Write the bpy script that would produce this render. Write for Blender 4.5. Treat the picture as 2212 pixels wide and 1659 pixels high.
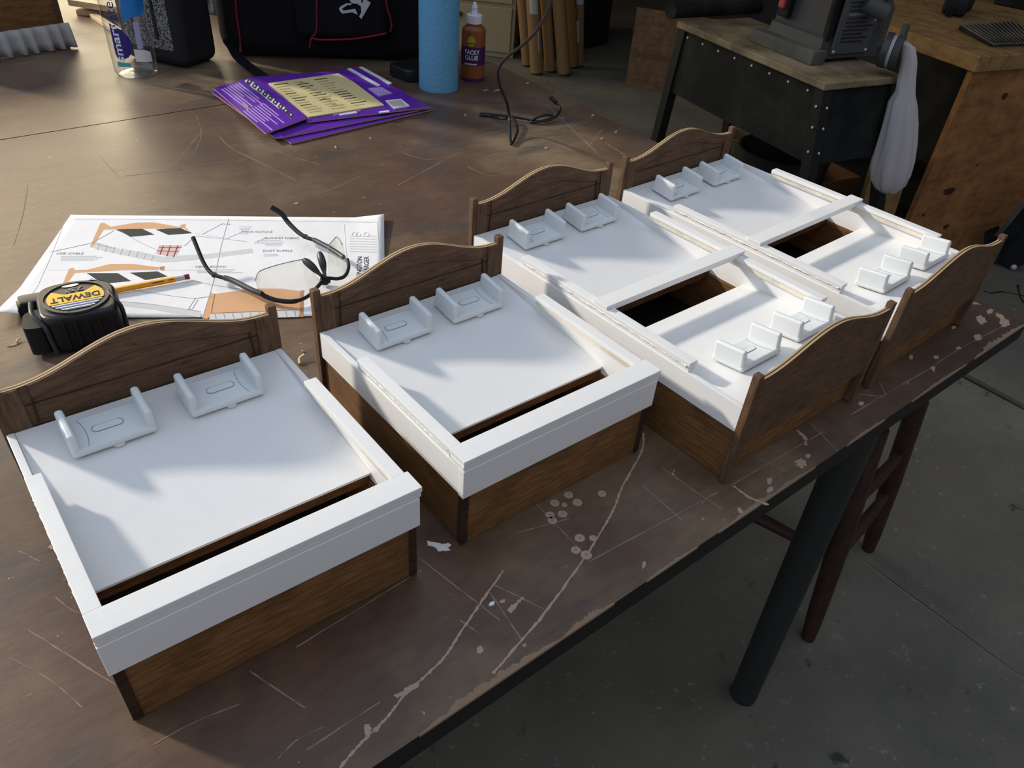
import bpy, bmesh, math, random
from mathutils import Vector, Matrix, Euler
from math import sin, cos, pi, radians

random.seed(7)
scn = bpy.context.scene
COL = scn.collection
for o in list(bpy.data.objects):
    bpy.data.objects.remove(o)

# ------------------------------------------------------------------ camera
# metres; z = 0 is the table top, the floor is at z = FZ
F_PX, CX, CY = 1667.6, 1106.0, 935.2
CAM = Vector((0.0102, -0.3683, 0.5315))
ROT = Euler((0.86747, -0.06929, -0.65869), 'XYZ')
cd = bpy.data.cameras.new('camera')
cd.sensor_width = 36.0
cd.lens = F_PX / 2212 * 36
cd.shift_y = (CY - 829.5) / 2212
cd.clip_start = 0.02
camera = bpy.data.objects.new('camera', cd)
COL.objects.link(camera)
camera.location = CAM
camera.rotation_euler = ROT
scn.camera = camera

# ------------------------------------------------------------------ world, sun, exposure
w = bpy.data.worlds.new('World')
scn.world = w
w.use_nodes = True
w.node_tree.nodes['Background'].inputs[0].default_value = (0.72, 0.83, 1.0, 1)
w.node_tree.nodes['Background'].inputs[1].default_value = 0.80
SUN_DIR = Vector((0.52, -0.854, 0)).normalized() * cos(radians(23.5)) + Vector((0, 0, -sin(radians(23.5))))
sl = bpy.data.lights.new('sun', 'SUN')
sl.energy = 4.1
sl.angle = radians(4.0)
sl.color = (1.0, 0.90, 0.76)
sun = bpy.data.objects.new('sun', sl)
COL.objects.link(sun)
sun.rotation_euler = SUN_DIR.to_track_quat('-Z', 'Y').to_euler()
sun.location = (-3, 6, 4)
scn.view_settings.view_transform = 'Standard'
scn.view_settings.look = 'None'
scn.view_settings.exposure = 0.0
scn.view_settings.gamma = 1.0
scn.view_settings.use_curve_mapping = False

FZ = -0.70
RM = ROT.to_matrix()


def ray(u, v):
    return RM @ Vector(((u - CX) / F_PX, -(v - CY) / F_PX, -1.0))


def at(u, v, z=0.0):
    """photo direction met with the horizontal plane at height z"""
    d = ray(u, v)
    return CAM + d * ((z - CAM.z) / d.z)


def atp(u, v, p, n):
    """photo direction met with the plane through p with normal n"""
    d = ray(u, v)
    return CAM + d * ((Vector(p) - CAM).dot(n) / d.dot(n))


def facing(p):
    """horizontal normal at p towards the camera"""
    n = CAM - Vector(p)
    n.z = 0
    return n.normalized()


# ------------------------------------------------------------------ materials
MATS = {}


def pbr(name, col, rough=0.5, spec=0.5, metal=0.0, emit=None):
    m = bpy.data.materials.new(name)
    m.use_nodes = True
    b = m.node_tree.nodes['Principled BSDF']
    b.inputs['Base Color'].default_value = (*col, 1)
    b.inputs['Roughness'].default_value = rough
    b.inputs['Specular IOR Level'].default_value = spec
    b.inputs['Metallic'].default_value = metal
    MATS[name] = m
    return m


def nd(m, t, **kw):
    n = m.node_tree.nodes.new(t)
    for k, v in kw.items():
        setattr(n, k, v)
    return n


def lk(m, a, b):
    m.node_tree.links.new(a, b)


def ramp(m, fac, stops):
    r = nd(m, 'ShaderNodeValToRGB')
    e = r.color_ramp.elements
    while len(e) < len(stops):
        e.new(0.5)
    for el, (p, c) in zip(e, stops):
        el.position = p
        el.color = (*c, 1) if len(c) == 3 else c
    lk(m, fac, r.inputs[0])
    return r.outputs[0]


def coords(m, scale=(1, 1, 1), kind='Object'):
    tc = nd(m, 'ShaderNodeTexCoord')
    mp = nd(m, 'ShaderNodeMapping')
    mp.inputs['Scale'].default_value = scale
    lk(m, tc.outputs[kind], mp.inputs[0])
    return mp.outputs[0]


def noise(m, vec, scale, detail=5, rough=0.6):
    n = nd(m, 'ShaderNodeTexNoise')
    n.inputs['Scale'].default_value = scale
    n.inputs['Detail'].default_value = detail
    n.inputs['Roughness'].default_value = rough
    lk(m, vec, n.inputs['Vector'])
    return n.outputs[0]


def mixc(m, fac, a, b, mode='MIX'):
    n = nd(m, 'ShaderNodeMix', data_type='RGBA', blend_type=mode)
    for sock, v in ((0, fac), (6, a), (7, b)):
        if isinstance(v, (int, float)):
            n.inputs[sock].default_value = v
        elif isinstance(v, tuple):
            n.inputs[sock].default_value = (*v, 1)
        else:
            lk(m, v, n.inputs[sock])
    return n.outputs[2]


def bump(m, h, strength, dist):
    b = nd(m, 'ShaderNodeBump')
    b.inputs['Strength'].default_value = strength
    b.inputs['Distance'].default_value = dist
    lk(m, h, b.inputs['Height'])
    lk(m, b.outputs[0], m.node_tree.nodes['Principled BSDF'].inputs['Normal'])


def bsdf(m):
    return m.node_tree.nodes['Principled BSDF']


def wood(name, dark, light, scale=(14, 110, 110), rough=0.5, spec=0.35, wear=None):
    m = pbr(name, light, rough, spec)
    v = coords(m, scale)
    n = noise(m, v, 3.0, 8, 0.68)
    c = ramp(m, n, [(0.30, dark), (0.62, light)])
    v2 = coords(m, (6, 6, 6))
    n2 = noise(m, v2, 4.0, 3)
    c = mixc(m, ramp(m, n2, [(0.35, (0.75,) * 3), (0.7, (1.15,) * 3)]), (0, 0, 0), c)
    if wear:
        n3 = noise(m, coords(m, (40, 40, 40)), 8.0, 4)
        c = mixc(m, ramp(m, n3, [(0.64, (0,) * 3), (0.72, (1,) * 3)]), c, wear)
    lk(m, c, bsdf(m).inputs['Base Color'])
    bump(m, n, 0.25, 0.0008)
    return m


wood('walnut_stain', (0.064, 0.036, 0.022), (0.165, 0.094, 0.054), rough=0.62, spec=0.2)
wood('walnut_front', (0.095, 0.045, 0.016), (0.25, 0.125, 0.048), scale=(10, 120, 120), rough=0.5, spec=0.25)
wood('walnut_side', (0.085, 0.040, 0.014), (0.22, 0.11, 0.042), scale=(120, 10, 120), rough=0.5, spec=0.25)
wood('walnut_post', (0.066, 0.037, 0.022), (0.17, 0.098, 0.056), scale=(110, 110, 12), rough=0.6, spec=0.2)
wood('dark_strip', (0.025, 0.014, 0.010), (0.065, 0.035, 0.022), rough=0.6, spec=0.2)
wood('pale_strip', (0.74, 0.67, 0.53), (0.80, 0.76, 0.65), rough=0.6, spec=0.2)
wood('slot_ply', (0.05, 0.022, 0.012), (0.16, 0.07, 0.03), rough=0.7, spec=0.1)
wood('bench_ply', (0.20, 0.088, 0.032), (0.36, 0.175, 0.068), scale=(2, 12, 7), rough=0.6, spec=0.15)
wood('bench_top', (0.19, 0.11, 0.045), (0.33, 0.20, 0.085), scale=(14, 3, 14), rough=0.7, spec=0.1)
wood('old_board', (0.10, 0.058, 0.033), (0.19, 0.112, 0.066), scale=(5, 5, 14), rough=0.8, spec=0.1)
wood('scrap_pine', (0.62, 0.42, 0.23), (0.85, 0.68, 0.45), scale=(6, 40, 40), rough=0.6)
wood('stool_wood', (0.020, 0.009, 0.006), (0.052, 0.022, 0.013), scale=(60, 60, 12), rough=0.5)

m = pbr('white_paint', (0.80, 0.80, 0.80), 0.38, 0.45)
n = noise(m, coords(m, (60, 60, 60)), 3.0, 4)
n2 = noise(m, coords(m, (14, 14, 14)), 3.0, 3)
lk(m, mixc(m, n2, (0.77, 0.775, 0.78), (0.83, 0.83, 0.825)), bsdf(m).inputs['Base Color'])
bump(m, n, 0.14, 0.0012)
m = pbr('gloss_white', (0.82, 0.82, 0.81), 0.2, 0.5)
bump(m, noise(m, coords(m, (90, 160, 120)), 3.0, 3), 0.5, 0.002)
pbr('holder_white', (0.72, 0.755, 0.77), 0.32, 0.45)
pbr('holder_seam', (0.22, 0.25, 0.28), 0.6, 0.2)
# plywood edge: pale, dark, pale plies across the thickness of the board (local y, 5 mm)
m = pbr('ply_edge', (0.6, 0.45, 0.28), 0.7, 0.15)
tc = nd(m, 'ShaderNodeTexCoord')
sp = nd(m, 'ShaderNodeSeparateXYZ')
lk(m, tc.outputs['Object'], sp.inputs[0])
mr = nd(m, 'ShaderNodeMapRange')
mr.inputs['From Min'].default_value = 0.0
mr.inputs['From Max'].default_value = 0.0055
lk(m, sp.outputs['Y'], mr.inputs[0])
c = ramp(m, mr.outputs[0], [(0.0, (0.42, 0.30, 0.18)), (0.36, (0.42, 0.30, 0.18)), (0.42, (0.07, 0.04, 0.02)), (0.62, (0.07, 0.04, 0.02)), (0.68, (0.46, 0.34, 0.2))])
lk(m, c, bsdf(m).inputs['Base Color'])

# the painted, worn table top (world metres through object coordinates)
m = pbr('table_paint', (0.12, 0.07, 0.05), 0.42, 0.5)
v = coords(m)
nb = noise(m, v, 2.6, 5, 0.6)
c = ramp(m, nb, [(0.30, (0.045, 0.023, 0.016)), (0.48, (0.095, 0.052, 0.031)), (0.64, (0.195, 0.136, 0.080))])
ns = noise(m, coords(m, (1.3, 5.0, 1)), 3.4, 6, 0.7)
c = mixc(m, ramp(m, ns, [(0.53, (0,) * 3), (0.70, (0.85,) * 3)]), c, (0.034, 0.032, 0.040))
no = noise(m, coords(m, (2.2, 2.0, 1)), 2.1, 5, 0.65)
c = mixc(m, ramp(m, no, [(0.56, (0,) * 3), (0.72, (0.6,) * 3)]), c, (0.16, 0.072, 0.034))
nf = noise(m, coords(m, (10, 34, 1)), 3.0, 10, 0.72)
c = mixc(m, ramp(m, nf, [(0.36, (0.78,) * 3), (0.66, (1.12,) * 3)]), (0, 0, 0), c)
nw = noise(m, v, 95.0, 3, 0.6)
c = mixc(m, ramp(m, nw, [(0.715, (0,) * 3), (0.76, (0.8,) * 3)]), c, (0.48, 0.39, 0.31))
nk = noise(m, v, 60.0, 4, 0.6)
c = mixc(m, ramp(m, nk, [(0.26, (0.7,) * 3), (0.31, (0,) * 3)]), c, (0.04, 0.03, 0.028))
lk(m, c, bsdf(m).inputs['Base Color'])
lk(m, ramp(m, nb, [(0.3, (0.36,) * 3), (0.7, (0.50,) * 3)]), bsdf(m).inputs['Roughness'])
bsdf(m).inputs['Sheen Weight'].default_value = 0.12
bsdf(m).inputs['Sheen Roughness'].default_value = 0.4
bsdf(m).inputs['Sheen Tint'].default_value = (1.0, 0.86, 0.68, 1)
bump(m, nf, 0.25, 0.0012)
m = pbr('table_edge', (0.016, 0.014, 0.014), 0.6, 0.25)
pbr('bare_wood', (0.40, 0.30, 0.235), 0.8, 0.1)
pbr('edge_wear', (0.27, 0.19, 0.13), 0.8, 0.1)
pbr('scratch_faint', (0.27, 0.20, 0.165), 0.8, 0.1)
pbr('paint_dab', (0.75, 0.77, 0.80), 0.5, 0.3)

m = pbr('concrete', (0.085, 0.083, 0.072), 0.75, 0.3)
v = coords(m)
c = ramp(m, noise(m, v, 3.0, 6, 0.65), [(0.3, (0.092, 0.088, 0.074)), (0.7, (0.165, 0.155, 0.126))])
c = mixc(m, ramp(m, noise(m, v, 1.1, 3), [(0.5, (0,) * 3), (0.7, (0.6,) * 3)]), c, (0.150, 0.125, 0.086))
c = mixc(m, ramp(m, noise(m, v, 42, 4, 0.7), [(0.625, (0,) * 3), (0.70, (0.6,) * 3)]), c, (0.29, 0.285, 0.26))
c = mixc(m, ramp(m, noise(m, v, 17, 4, 0.6), [(0.28, (0.9,) * 3), (0.36, (0,) * 3)]), c, (0.035, 0.034, 0.03))
lk(m, c, bsdf(m).inputs['Base Color'])
bump(m, noise(m, v, 60, 5), 0.4, 0.004)
pbr('joint_dirt', (0.030, 0.026, 0.018), 0.95, 0.05)
pbr('joint_pale', (0.17, 0.165, 0.14), 0.95, 0.05)
m = pbr('shop_wall', (0.07, 0.065, 0.06), 0.85, 0.1)
lk(m, ramp(m, noise(m, coords(m), 2.0, 4), [(0.3, (0.05, 0.047, 0.043)), (0.7, (0.09, 0.084, 0.075))]), bsdf(m).inputs['Base Color'])
pbr('sky_blocker', (0.20, 0.215, 0.26), 0.8, 0.1)
pbr('frame_paint', (0.5, 0.5, 0.48), 0.6, 0.2)

pbr('black_metal', (0.010, 0.011, 0.012), 0.55, 0.25)
m = pbr('leg_metal', (0.020, 0.023, 0.022), 0.5, 0.35)
pbr('black_fabric', (0.009, 0.009, 0.011), 0.95, 0.08)
pbr('black_plastic', (0.011, 0.012, 0.014), 0.35, 0.4)
pbr('soft_black', (0.012, 0.013, 0.016), 0.6, 0.3)
pbr('grey_plastic', (0.16, 0.165, 0.17), 0.35, 0.4)
pbr('dark_grey', (0.045, 0.047, 0.05), 0.4, 0.4)
pbr('steel', (0.55, 0.55, 0.56), 0.28, 0.5, 1.0)
pbr('screw_head', (0.65, 0.66, 0.68), 0.35, 0.5, 0.6)
pbr('red_piping', (0.20, 0.012, 0.035), 0.7, 0.15)
pbr('emblem_grey', (0.45, 0.44, 0.50), 0.6, 0.2)
m = pbr('paper', (0.83, 0.83, 0.85), 0.7, 0.15)
bump(m, noise(m, coords(m), 14, 4), 0.5, 0.004)
pbr('ink_tan', (0.68, 0.40, 0.22), 0.7, 0.1)
pbr('ink_tan_dark', (0.45, 0.24, 0.13), 0.7, 0.1)
pbr('ink_pad', (0.055, 0.06, 0.055), 0.7, 0.1)
pbr('ink_grey', (0.62, 0.63, 0.63), 0.7, 0.1)
pbr('ink_line', (0.33, 0.33, 0.35), 0.7, 0.1)
pbr('ink_text', (0.40, 0.40, 0.43), 0.7, 0.1)
pbr('ink_pale_text', (0.66, 0.66, 0.70), 0.7, 0.1)
pbr('ink_black', (0.05, 0.05, 0.06), 0.7, 0.1)
pbr('ink_pink', (0.72, 0.50, 0.47), 0.7, 0.1)
pbr('ink_red', (0.25, 0.09, 0.09), 0.7, 0.1)
pbr('pencil_yellow', (0.80, 0.36, 0.015), 0.35, 0.45)
pbr('eraser', (0.22, 0.035, 0.055), 0.8, 0.1)
pbr('tool_yellow', (0.80, 0.48, 0.012), 0.35, 0.4)
pbr('stripe_white', (0.75, 0.8, 0.85), 0.4, 0.3)
pbr('stripe_blue', (0.05, 0.09, 0.22), 0.4, 0.3)
pbr('tool_grey_text', (0.28, 0.28, 0.27), 0.5, 0.2)
pbr('violet', (0.115, 0.022, 0.36), 0.4, 0.35)
pbr('card_brown', (0.42, 0.26, 0.22), 0.8, 0.1)
pbr('lilac', (0.50, 0.34, 0.68), 0.5, 0.2)
pbr('card_cream', (0.66, 0.55, 0.28), 0.5, 0.25)
pbr('card_ink', (0.10, 0.08, 0.05), 0.6, 0.1)
pbr('card_ink_soft', (0.38, 0.31, 0.17), 0.6, 0.1)
pbr('card_white', (0.72, 0.72, 0.76), 0.5, 0.2)
m = pbr('blue_roll', (0.13, 0.35, 0.55), 0.85, 0.15)
bump(m, noise(m, coords(m), 130, 3), 0.6, 0.003)
pbr('glue_brown', (0.24, 0.075, 0.022), 0.35, 0.4)
pbr('glue_purple', (0.06, 0.012, 0.085), 0.4, 0.3)
pbr('glue_gold', (0.42, 0.33, 0.03), 0.4, 0.3)
pbr('cap_white', (0.72, 0.73, 0.80), 0.35, 0.4)
pbr('label_navy', (0.030, 0.020, 0.20), 0.35, 0.4)
pbr('label_blue', (0.02, 0.22, 0.62), 0.35, 0.4)
pbr('label_teal', (0.10, 0.42, 0.45), 0.35, 0.4)
pbr('label_white', (0.80, 0.82, 0.86), 0.35, 0.4)
pbr('label_lilac', (0.42, 0.42, 0.70), 0.35, 0.4)
pbr('cabinet_cream', (0.34, 0.275, 0.165), 0.6, 0.2)
pbr('cabinet_gap', (0.06, 0.048, 0.03), 0.8, 0.1)
m = pbr('kraft', (0.24, 0.14, 0.062), 0.8, 0.1)
pbr('kraft_dark', (0.06, 0.035, 0.018), 0.9, 0.05)
pbr('tape_white', (0.42, 0.40, 0.36), 0.6, 0.2)
m = pbr('sawdust_top', (0.25, 0.19, 0.115), 0.9, 0.05)
lk(m, ramp(m, noise(m, coords(m), 7, 6, 0.7), [(0.35, (0.11, 0.085, 0.05)), (0.6, (0.29, 0.225, 0.145))]), bsdf(m).inputs['Base Color'])
m = pbr('cast_grey', (0.085, 0.083, 0.078), 0.7, 0.2)
lk(m, ramp(m, noise(m, coords(m), 9, 5), [(0.35, (0.060, 0.060, 0.058)), (0.65, (0.12, 0.115, 0.10))]), bsdf(m).inputs['Base Color'])
pbr('machine_grey', (0.05, 0.052, 0.055), 0.6, 0.25)
pbr('plate_grey', (0.085, 0.085, 0.085), 0.5, 0.2)
pbr('plate_text', (0.030, 0.030, 0.034), 0.5, 0.2)
pbr('plate_text_light', (0.22, 0.22, 0.22), 0.5, 0.2)
pbr('machine_red', (0.42, 0.05, 0.06), 0.5, 0.3)
pbr('bag_cloth', (0.44, 0.41, 0.41), 0.95, 0.05)
m = pbr('dusty_black', (0.012, 0.013, 0.012), 0.75, 0.15)
lk(m, ramp(m, noise(m, coords(m), 6, 5), [(0.45, (0.008, 0.009, 0.009)), (0.75, (0.030, 0.030, 0.026))]), bsdf(m).inputs['Base Color'])
m = pbr('film_red', (0.20, 0.085, 0.07), 0.4, 0.4)
pbr('carton', (0.12, 0.065, 0.035), 0.85, 0.1)
pbr('tan_pail', (0.21, 0.16, 0.08), 0.6, 0.2)
m = pbr('ruffle_cloth', (0.40, 0.39, 0.38), 0.9, 0.05)
m = pbr('case_texture', (0.20, 0.195, 0.185), 0.8, 0.2)
nn = noise(m, coords(m), 260, 2)
lk(m, ramp(m, nn, [(0.42, (0.035, 0.035, 0.034)), (0.6, (0.30, 0.295, 0.28))]), bsdf(m).inputs['Base Color'])
bump(m, nn, 0.6, 0.003)
pbr('grey_rag', (0.36, 0.36, 0.33), 0.9, 0.05)
pbr('chip', (0.68, 0.54, 0.36), 0.8, 0.1)


def clear(name, tint, amount, rough=0.03):
    m = bpy.data.materials.new(name)
    m.use_nodes = True
    nt = m.node_tree
    nt.nodes.clear()
    out = nt.nodes.new('ShaderNodeOutputMaterial')
    tr = nt.nodes.new('ShaderNodeBsdfTransparent')
    tr.inputs[0].default_value = (*tint, 1)
    gl = nt.nodes.new('ShaderNodeBsdfGlossy')
    gl.inputs['Roughness'].default_value = rough
    fr = nt.nodes.new('ShaderNodeLayerWeight')
    fr.inputs['Blend'].default_value = 0.5
    pw = nt.nodes.new('ShaderNodeMath')
    pw.operation = 'POWER'
    pw.inputs[1].default_value = 3.5
    nt.links.new(fr.outputs['Facing'], pw.inputs[0])
    mt = nt.nodes.new('ShaderNodeMath')
    mt.operation = 'MULTIPLY_ADD'
    mt.inputs[1].default_value = 0.6
    mt.inputs[2].default_value = amount
    mx = nt.nodes.new('ShaderNodeMixShader')
    nt.links.new(pw.outputs[0], mt.inputs[0])
    nt.links.new(mt.outputs[0], mx.inputs[0])
    nt.links.new(tr.outputs[0], mx.inputs[1])
    nt.links.new(gl.outputs[0], mx.inputs[2])
    nt.links.new(mx.outputs[0], out.inputs[0])
    MATS[name] = m


clear('lens_clear', (0.965, 0.96, 0.93), 0.05)
clear('bottle_clear', (0.95, 0.965, 0.97), 0.10, 0.10)


# ------------------------------------------------------------------ mesh helpers
def obj(name, bm, mat, parent=None, loc=None, rot=None, smooth=None, kind=None, label=None):
    me = bpy.data.meshes.new(name)
    bmesh.ops.recalc_face_normals(bm, faces=bm.faces)
    bm.to_mesh(me)
    bm.free()
    mats = mat if isinstance(mat, (list, tuple)) else [mat]
    for k in mats:
        me.materials.append(MATS[k])
    if smooth is not None:
        for p in me.polygons:
            p.use_smooth = True
        me.set_sharp_from_angle(angle=radians(smooth))
    o = bpy.data.objects.new(name, me)
    COL.objects.link(o)
    if smooth is not None:
        wn = o.modifiers.new('weighted_normals', 'WEIGHTED_NORMAL')
        wn.keep_sharp = True
        wn.weight = 80
    if parent:
        o.parent = parent
    if loc is not None:
        o.location = loc
    if rot is not None:
        o.rotation_euler = rot
    if kind:
        o['kind'] = kind
    if label:
        o['label'] = label
    return o


def thing(name, label, cat, loc=(0, 0, 0), rz=0.0, group=None):
    o = bpy.data.objects.new(name, None)
    o.empty_display_size = 0.02
    COL.objects.link(o)
    o.location = loc
    o.rotation_euler = (0, 0, rz)
    return tag(o, label, cat, group)


def tag(o, label, cat, group=None):
    o['label'] = label
    o['category'] = cat
    if group:
        o['group'] = group
    return o


def nb_():
    return bmesh.new()


def box(bm, x0, x1, y0, y1, z0, z1, bev=0.0, seg=2):
    t = bmesh.new()
    bmesh.ops.create_cube(t, size=1.0)
    bmesh.ops.scale(t, vec=(x1 - x0, y1 - y0, z1 - z0), verts=t.verts)
    bmesh.ops.translate(t, vec=((x0 + x1) / 2, (y0 + y1) / 2, (z0 + z1) / 2), verts=t.verts)
    if bev:
        bmesh.ops.bevel(t, geom=t.edges[:], offset=bev, segments=seg, affect='EDGES', profile=0.5)
    me = bpy.data.meshes.new('tmp')
    t.to_mesh(me)
    t.free()
    bm.from_mesh(me)
    bpy.data.meshes.remove(me)
    return bm


def mbox(*a, **k):
    return box(bmesh.new(), *a, **k)


def prism(bm, pts, off):
    """polygon pts (3-D) swept by the vector off"""
    a = [bm.verts.new(p) for p in pts]
    off = Vector(off)
    b = [bm.verts.new(Vector(p) + off) for p in pts]
    n = len(pts)
    bm.faces.new(a)
    bm.faces.new(b[::-1])
    for i in range(n):
        bm.faces.new((a[i], a[(i + 1) % n], b[(i + 1) % n], b[i]))
    return bm


def tube(bm, pts, r, seg=8, cap=True):
    pts = [Vector(p) for p in pts]
    n = len(pts)
    rs = r if isinstance(r, (list, tuple)) else [r] * n
    rings = []
    up = Vector((0, 0, 1))
    prev = None
    for i, p in enumerate(pts):
        d = (pts[min(i + 1, n - 1)] - pts[max(i - 1, 0)]).normalized()
        if prev is None:
            s = d.cross(up if abs(d.z) < 0.9 else Vector((1, 0, 0))).normalized()
        else:
            s = (prev - d * prev.dot(d)).normalized()
        prev = s
        t = d.cross(s)
        rings.append([bm.verts.new(p + (s * cos(2 * pi * k / seg) + t * sin(2 * pi * k / seg)) * rs[i]) for k in range(seg)])
    for i in range(n - 1):
        for k in range(seg):
            bm.faces.new((rings[i][k], rings[i][(k + 1) % seg], rings[i + 1][(k + 1) % seg], rings[i + 1][k]))
    if cap:
        bm.faces.new(rings[0][::-1])
        bm.faces.new(rings[-1])
    return bm


def spline(pts, n=8):
    pts = [Vector(p) for p in pts]
    out = []
    for i in range(len(pts) - 1):
        p0 = pts[max(i - 1, 0)]
        p1, p2 = pts[i], pts[i + 1]
        p3 = pts[min(i + 2, len(pts) - 1)]
        for k in range(n):
            t = k / n
            out.append(0.5 * ((2 * p1) + (p2 - p0) * t + (2 * p0 - 5 * p1 + 4 * p2 - p3) * t * t + (3 * p1 - p0 - 3 * p2 + p3) * t ** 3))
    out.append(pts[-1])
    return out


def lathe(bm, prof, seg=32, c=(0, 0, 0)):
    c = Vector(c)
    rings = []
    for r, z in prof:
        if r < 1e-6:
            rings.append([bm.verts.new(c + Vector((0, 0, z)))])
        else:
            rings.append([bm.verts.new(c + Vector((r * cos(2 * pi * k / seg), r * sin(2 * pi * k / seg), z))) for k in range(seg)])
    for a, b in zip(rings, rings[1:]):
        for k in range(seg):
            k2 = (k + 1) % seg
            if len(a) == 1 and len(b) == 1:
                continue
            if len(a) == 1:
                bm.faces.new((a[0], b[k], b[k2]))
            elif len(b) == 1:
                bm.faces.new((a[k], a[k2], b[0]))
            else:
                bm.faces.new((a[k], a[k2], b[k2], b[k]))
    return bm


def grid(bm, rows):
    vs = [[bm.verts.new(p) for p in r] for r in rows]
    for a, b in zip(vs, vs[1:]):
        for k in range(len(a) - 1):
            bm.faces.new((a[k], a[k + 1], b[k + 1], b[k]))
    return bm


def strip(bm, pts, wd, up=Vector((0, 0, 1)), h=0.0003, jitter=0.0):
    """a thin flat line of width wd along pts, with a little height"""
    pts = [Vector(p) for p in pts]
    n = len(pts)
    ws = wd if isinstance(wd, (list, tuple)) else [wd] * n
    rows = []
    for i, p in enumerate(pts):
        d = (pts[min(i + 1, n - 1)] - pts[max(i - 1, 0)]).normalized()
        s = d.cross(up).normalized() * ws[i] / 2
        j = 1 + random.uniform(-jitter, jitter)
        rows.append([p - s * j - up * 0.0002, p - s * j * 0.8 + up * h, p + s * j * 0.8 + up * h, p + s * j - up * 0.0002])
    return grid(bm, rows)


def flat(bm, pts, up=Vector((0, 0, 1)), h=0.0003):
    return prism(bm, [Vector(p) for p in pts], up * h)


FONT_CACHE = {}


def text_bm(s, size, depth=0.0002, bold=False):
    """letters as flat meshes in the xy plane, centred on the origin; returns (bm, width)"""
    cu = bpy.data.curves.new('t', 'FONT')
    cu.body = s
    cu.size = size
    cu.extrude = depth / 2
    cu.align_x = 'CENTER'
    cu.align_y = 'CENTER'
    cu.resolution_u = 3
    if bold:
        cu.offset = size * 0.018
    o = bpy.data.objects.new('t', cu)
    COL.objects.link(o)
    dg = bpy.context.evaluated_depsgraph_get()
    dg.update()
    me = bpy.data.meshes.new_from_object(o.evaluated_get(dg))
    bpy.data.objects.remove(o)
    bpy.data.curves.remove(cu)
    bm = bmesh.new()
    bm.from_mesh(me)
    bpy.data.meshes.remove(me)
    return bm


def frame(org, ex, ey):
    ex = Vector(ex).normalized()
    ey = Vector(ey)
    ey = (ey - ex * ey.dot(ex)).normalized()
    ez = ex.cross(ey)
    M = Matrix((ex, ey, ez)).transposed().to_4x4()
    M.translation = Vector(org)
    return M


def put_text(name, s, size, mat, parent, org, ex, ey, sx=1.0, depth=0.0003, bold=False):
    bm = text_bm(s, size, depth, bold)
    bmesh.ops.scale(bm, vec=(sx, 1, 1), verts=bm.verts)
    M = frame(org, ex, ey)
    if parent:
        M = parent.matrix_basis.inverted() @ M if parent.parent is None else M
    bmesh.ops.transform(bm, matrix=M, verts=bm.verts)
    return obj(name, bm, mat, parent)


def local(parent, pts):
    M = parent.matrix_basis.inverted()
    return [M @ Vector(p) for p in pts]


def struct(o):
    o['kind'] = 'structure'
    return o


# ------------------------------------------------------------------ the room
bm = mbox(-4, 5, -2.5, 5.1, FZ - 0.08, FZ - 0.012)
floor = struct(obj('floor', bm, 'joint_dirt'))


def slab(x0, x1, y0, y1, wob=0.0):
    bm = bmesh.new()
    rnd = random.Random(int(x0 * 100))
    n = 60
    left, right = [], []
    for i in range(n + 1):
        y = y0 + (y1 - y0) * i / n
        left.append(Vector((x0 + rnd.uniform(-wob, wob), y, FZ)))
        right.append(Vector((x1 + rnd.uniform(-wob, wob), y, FZ)))
    vs = [(bm.verts.new(a), bm.verts.new(b)) for a, b in zip(left, right)]
    lo = [(bm.verts.new(a - Vector((0, 0, 0.012))), bm.verts.new(b - Vector((0, 0, 0.012)))) for a, b in zip(left, right)]
    for i in range(n):
        bm.faces.new((vs[i][0], vs[i][1], vs[i + 1][1], vs[i + 1][0]))
        bm.faces.new((vs[i][0], vs[i + 1][0], lo[i + 1][0], lo[i][0]))
        bm.faces.new((vs[i][1], vs[i + 1][1], lo[i + 1][1], lo[i][1]))
    return obj('concrete_slab', bm, 'concrete', floor)


slab(-4, 1.3432, -2.5, 5.1, 0.0006)
slab(1.3462, 2.222, -2.5, 5.1, 0.004)
slab(2.25, 5, -2.5, 5.1, 0.006)
# a crack running off the wide joint
for pts in ([(2125, 628), (2140, 634), (2160, 630), (2185, 633), (2212, 640)], [(2198, 615), (2203, 640), (2212, 655)]):
    obj('floor_crack', strip(bmesh.new(), [at(u, v, FZ) for u, v in pts], 0.012, jitter=0.5), 'joint_dirt', floor)
obj('joint_line', strip(bmesh.new(), [(1.3447, -2.4 + k * 0.105, FZ) for k in range(70)], 0.0045, jitter=0.7), 'joint_pale', floor)

# back wall: a high workshop window that lets the low sun in, and, for sheen on the table, an added glowing pane
wx0, wx1, wz0, wz1, wy = -3.9, -0.95, 1.3, 2.85, 5.0
vx0, vx1, vz0, vz1 = -0.75, 1.75, 0.35, 2.3
bm = bmesh.new()
box(bm, -4, wx0, wy, wy + 0.1, FZ, 3.2)
box(bm, wx0, wx1, wy, wy + 0.1, FZ, wz0)
box(bm, wx0, wx1, wy, wy + 0.1, wz1, 3.2)
box(bm, wx1, vx0, wy, wy + 0.1, FZ, 3.2)
box(bm, vx0, vx1, wy, wy + 0.1, FZ, vz0)
box(bm, vx0, vx1, wy, wy + 0.1, vz1, 3.2)
box(bm, vx1, 5, wy, wy + 0.1, FZ, 3.2)
struct(obj('wall_back', bm, 'shop_wall'))


def window_frame(x0, x1, z0, z1):
    bm = bmesh.new()
    for a in ((x0, x1, z0 - 0.03, z0), (x0, x1, z1, z1 + 0.03), (x0 - 0.03, x0, z0, z1), (x1, x1 + 0.03, z0, z1)):
        box(bm, a[0], a[1], wy - 0.03, wy + 0.1, a[2], a[3])
    return bm


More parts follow.
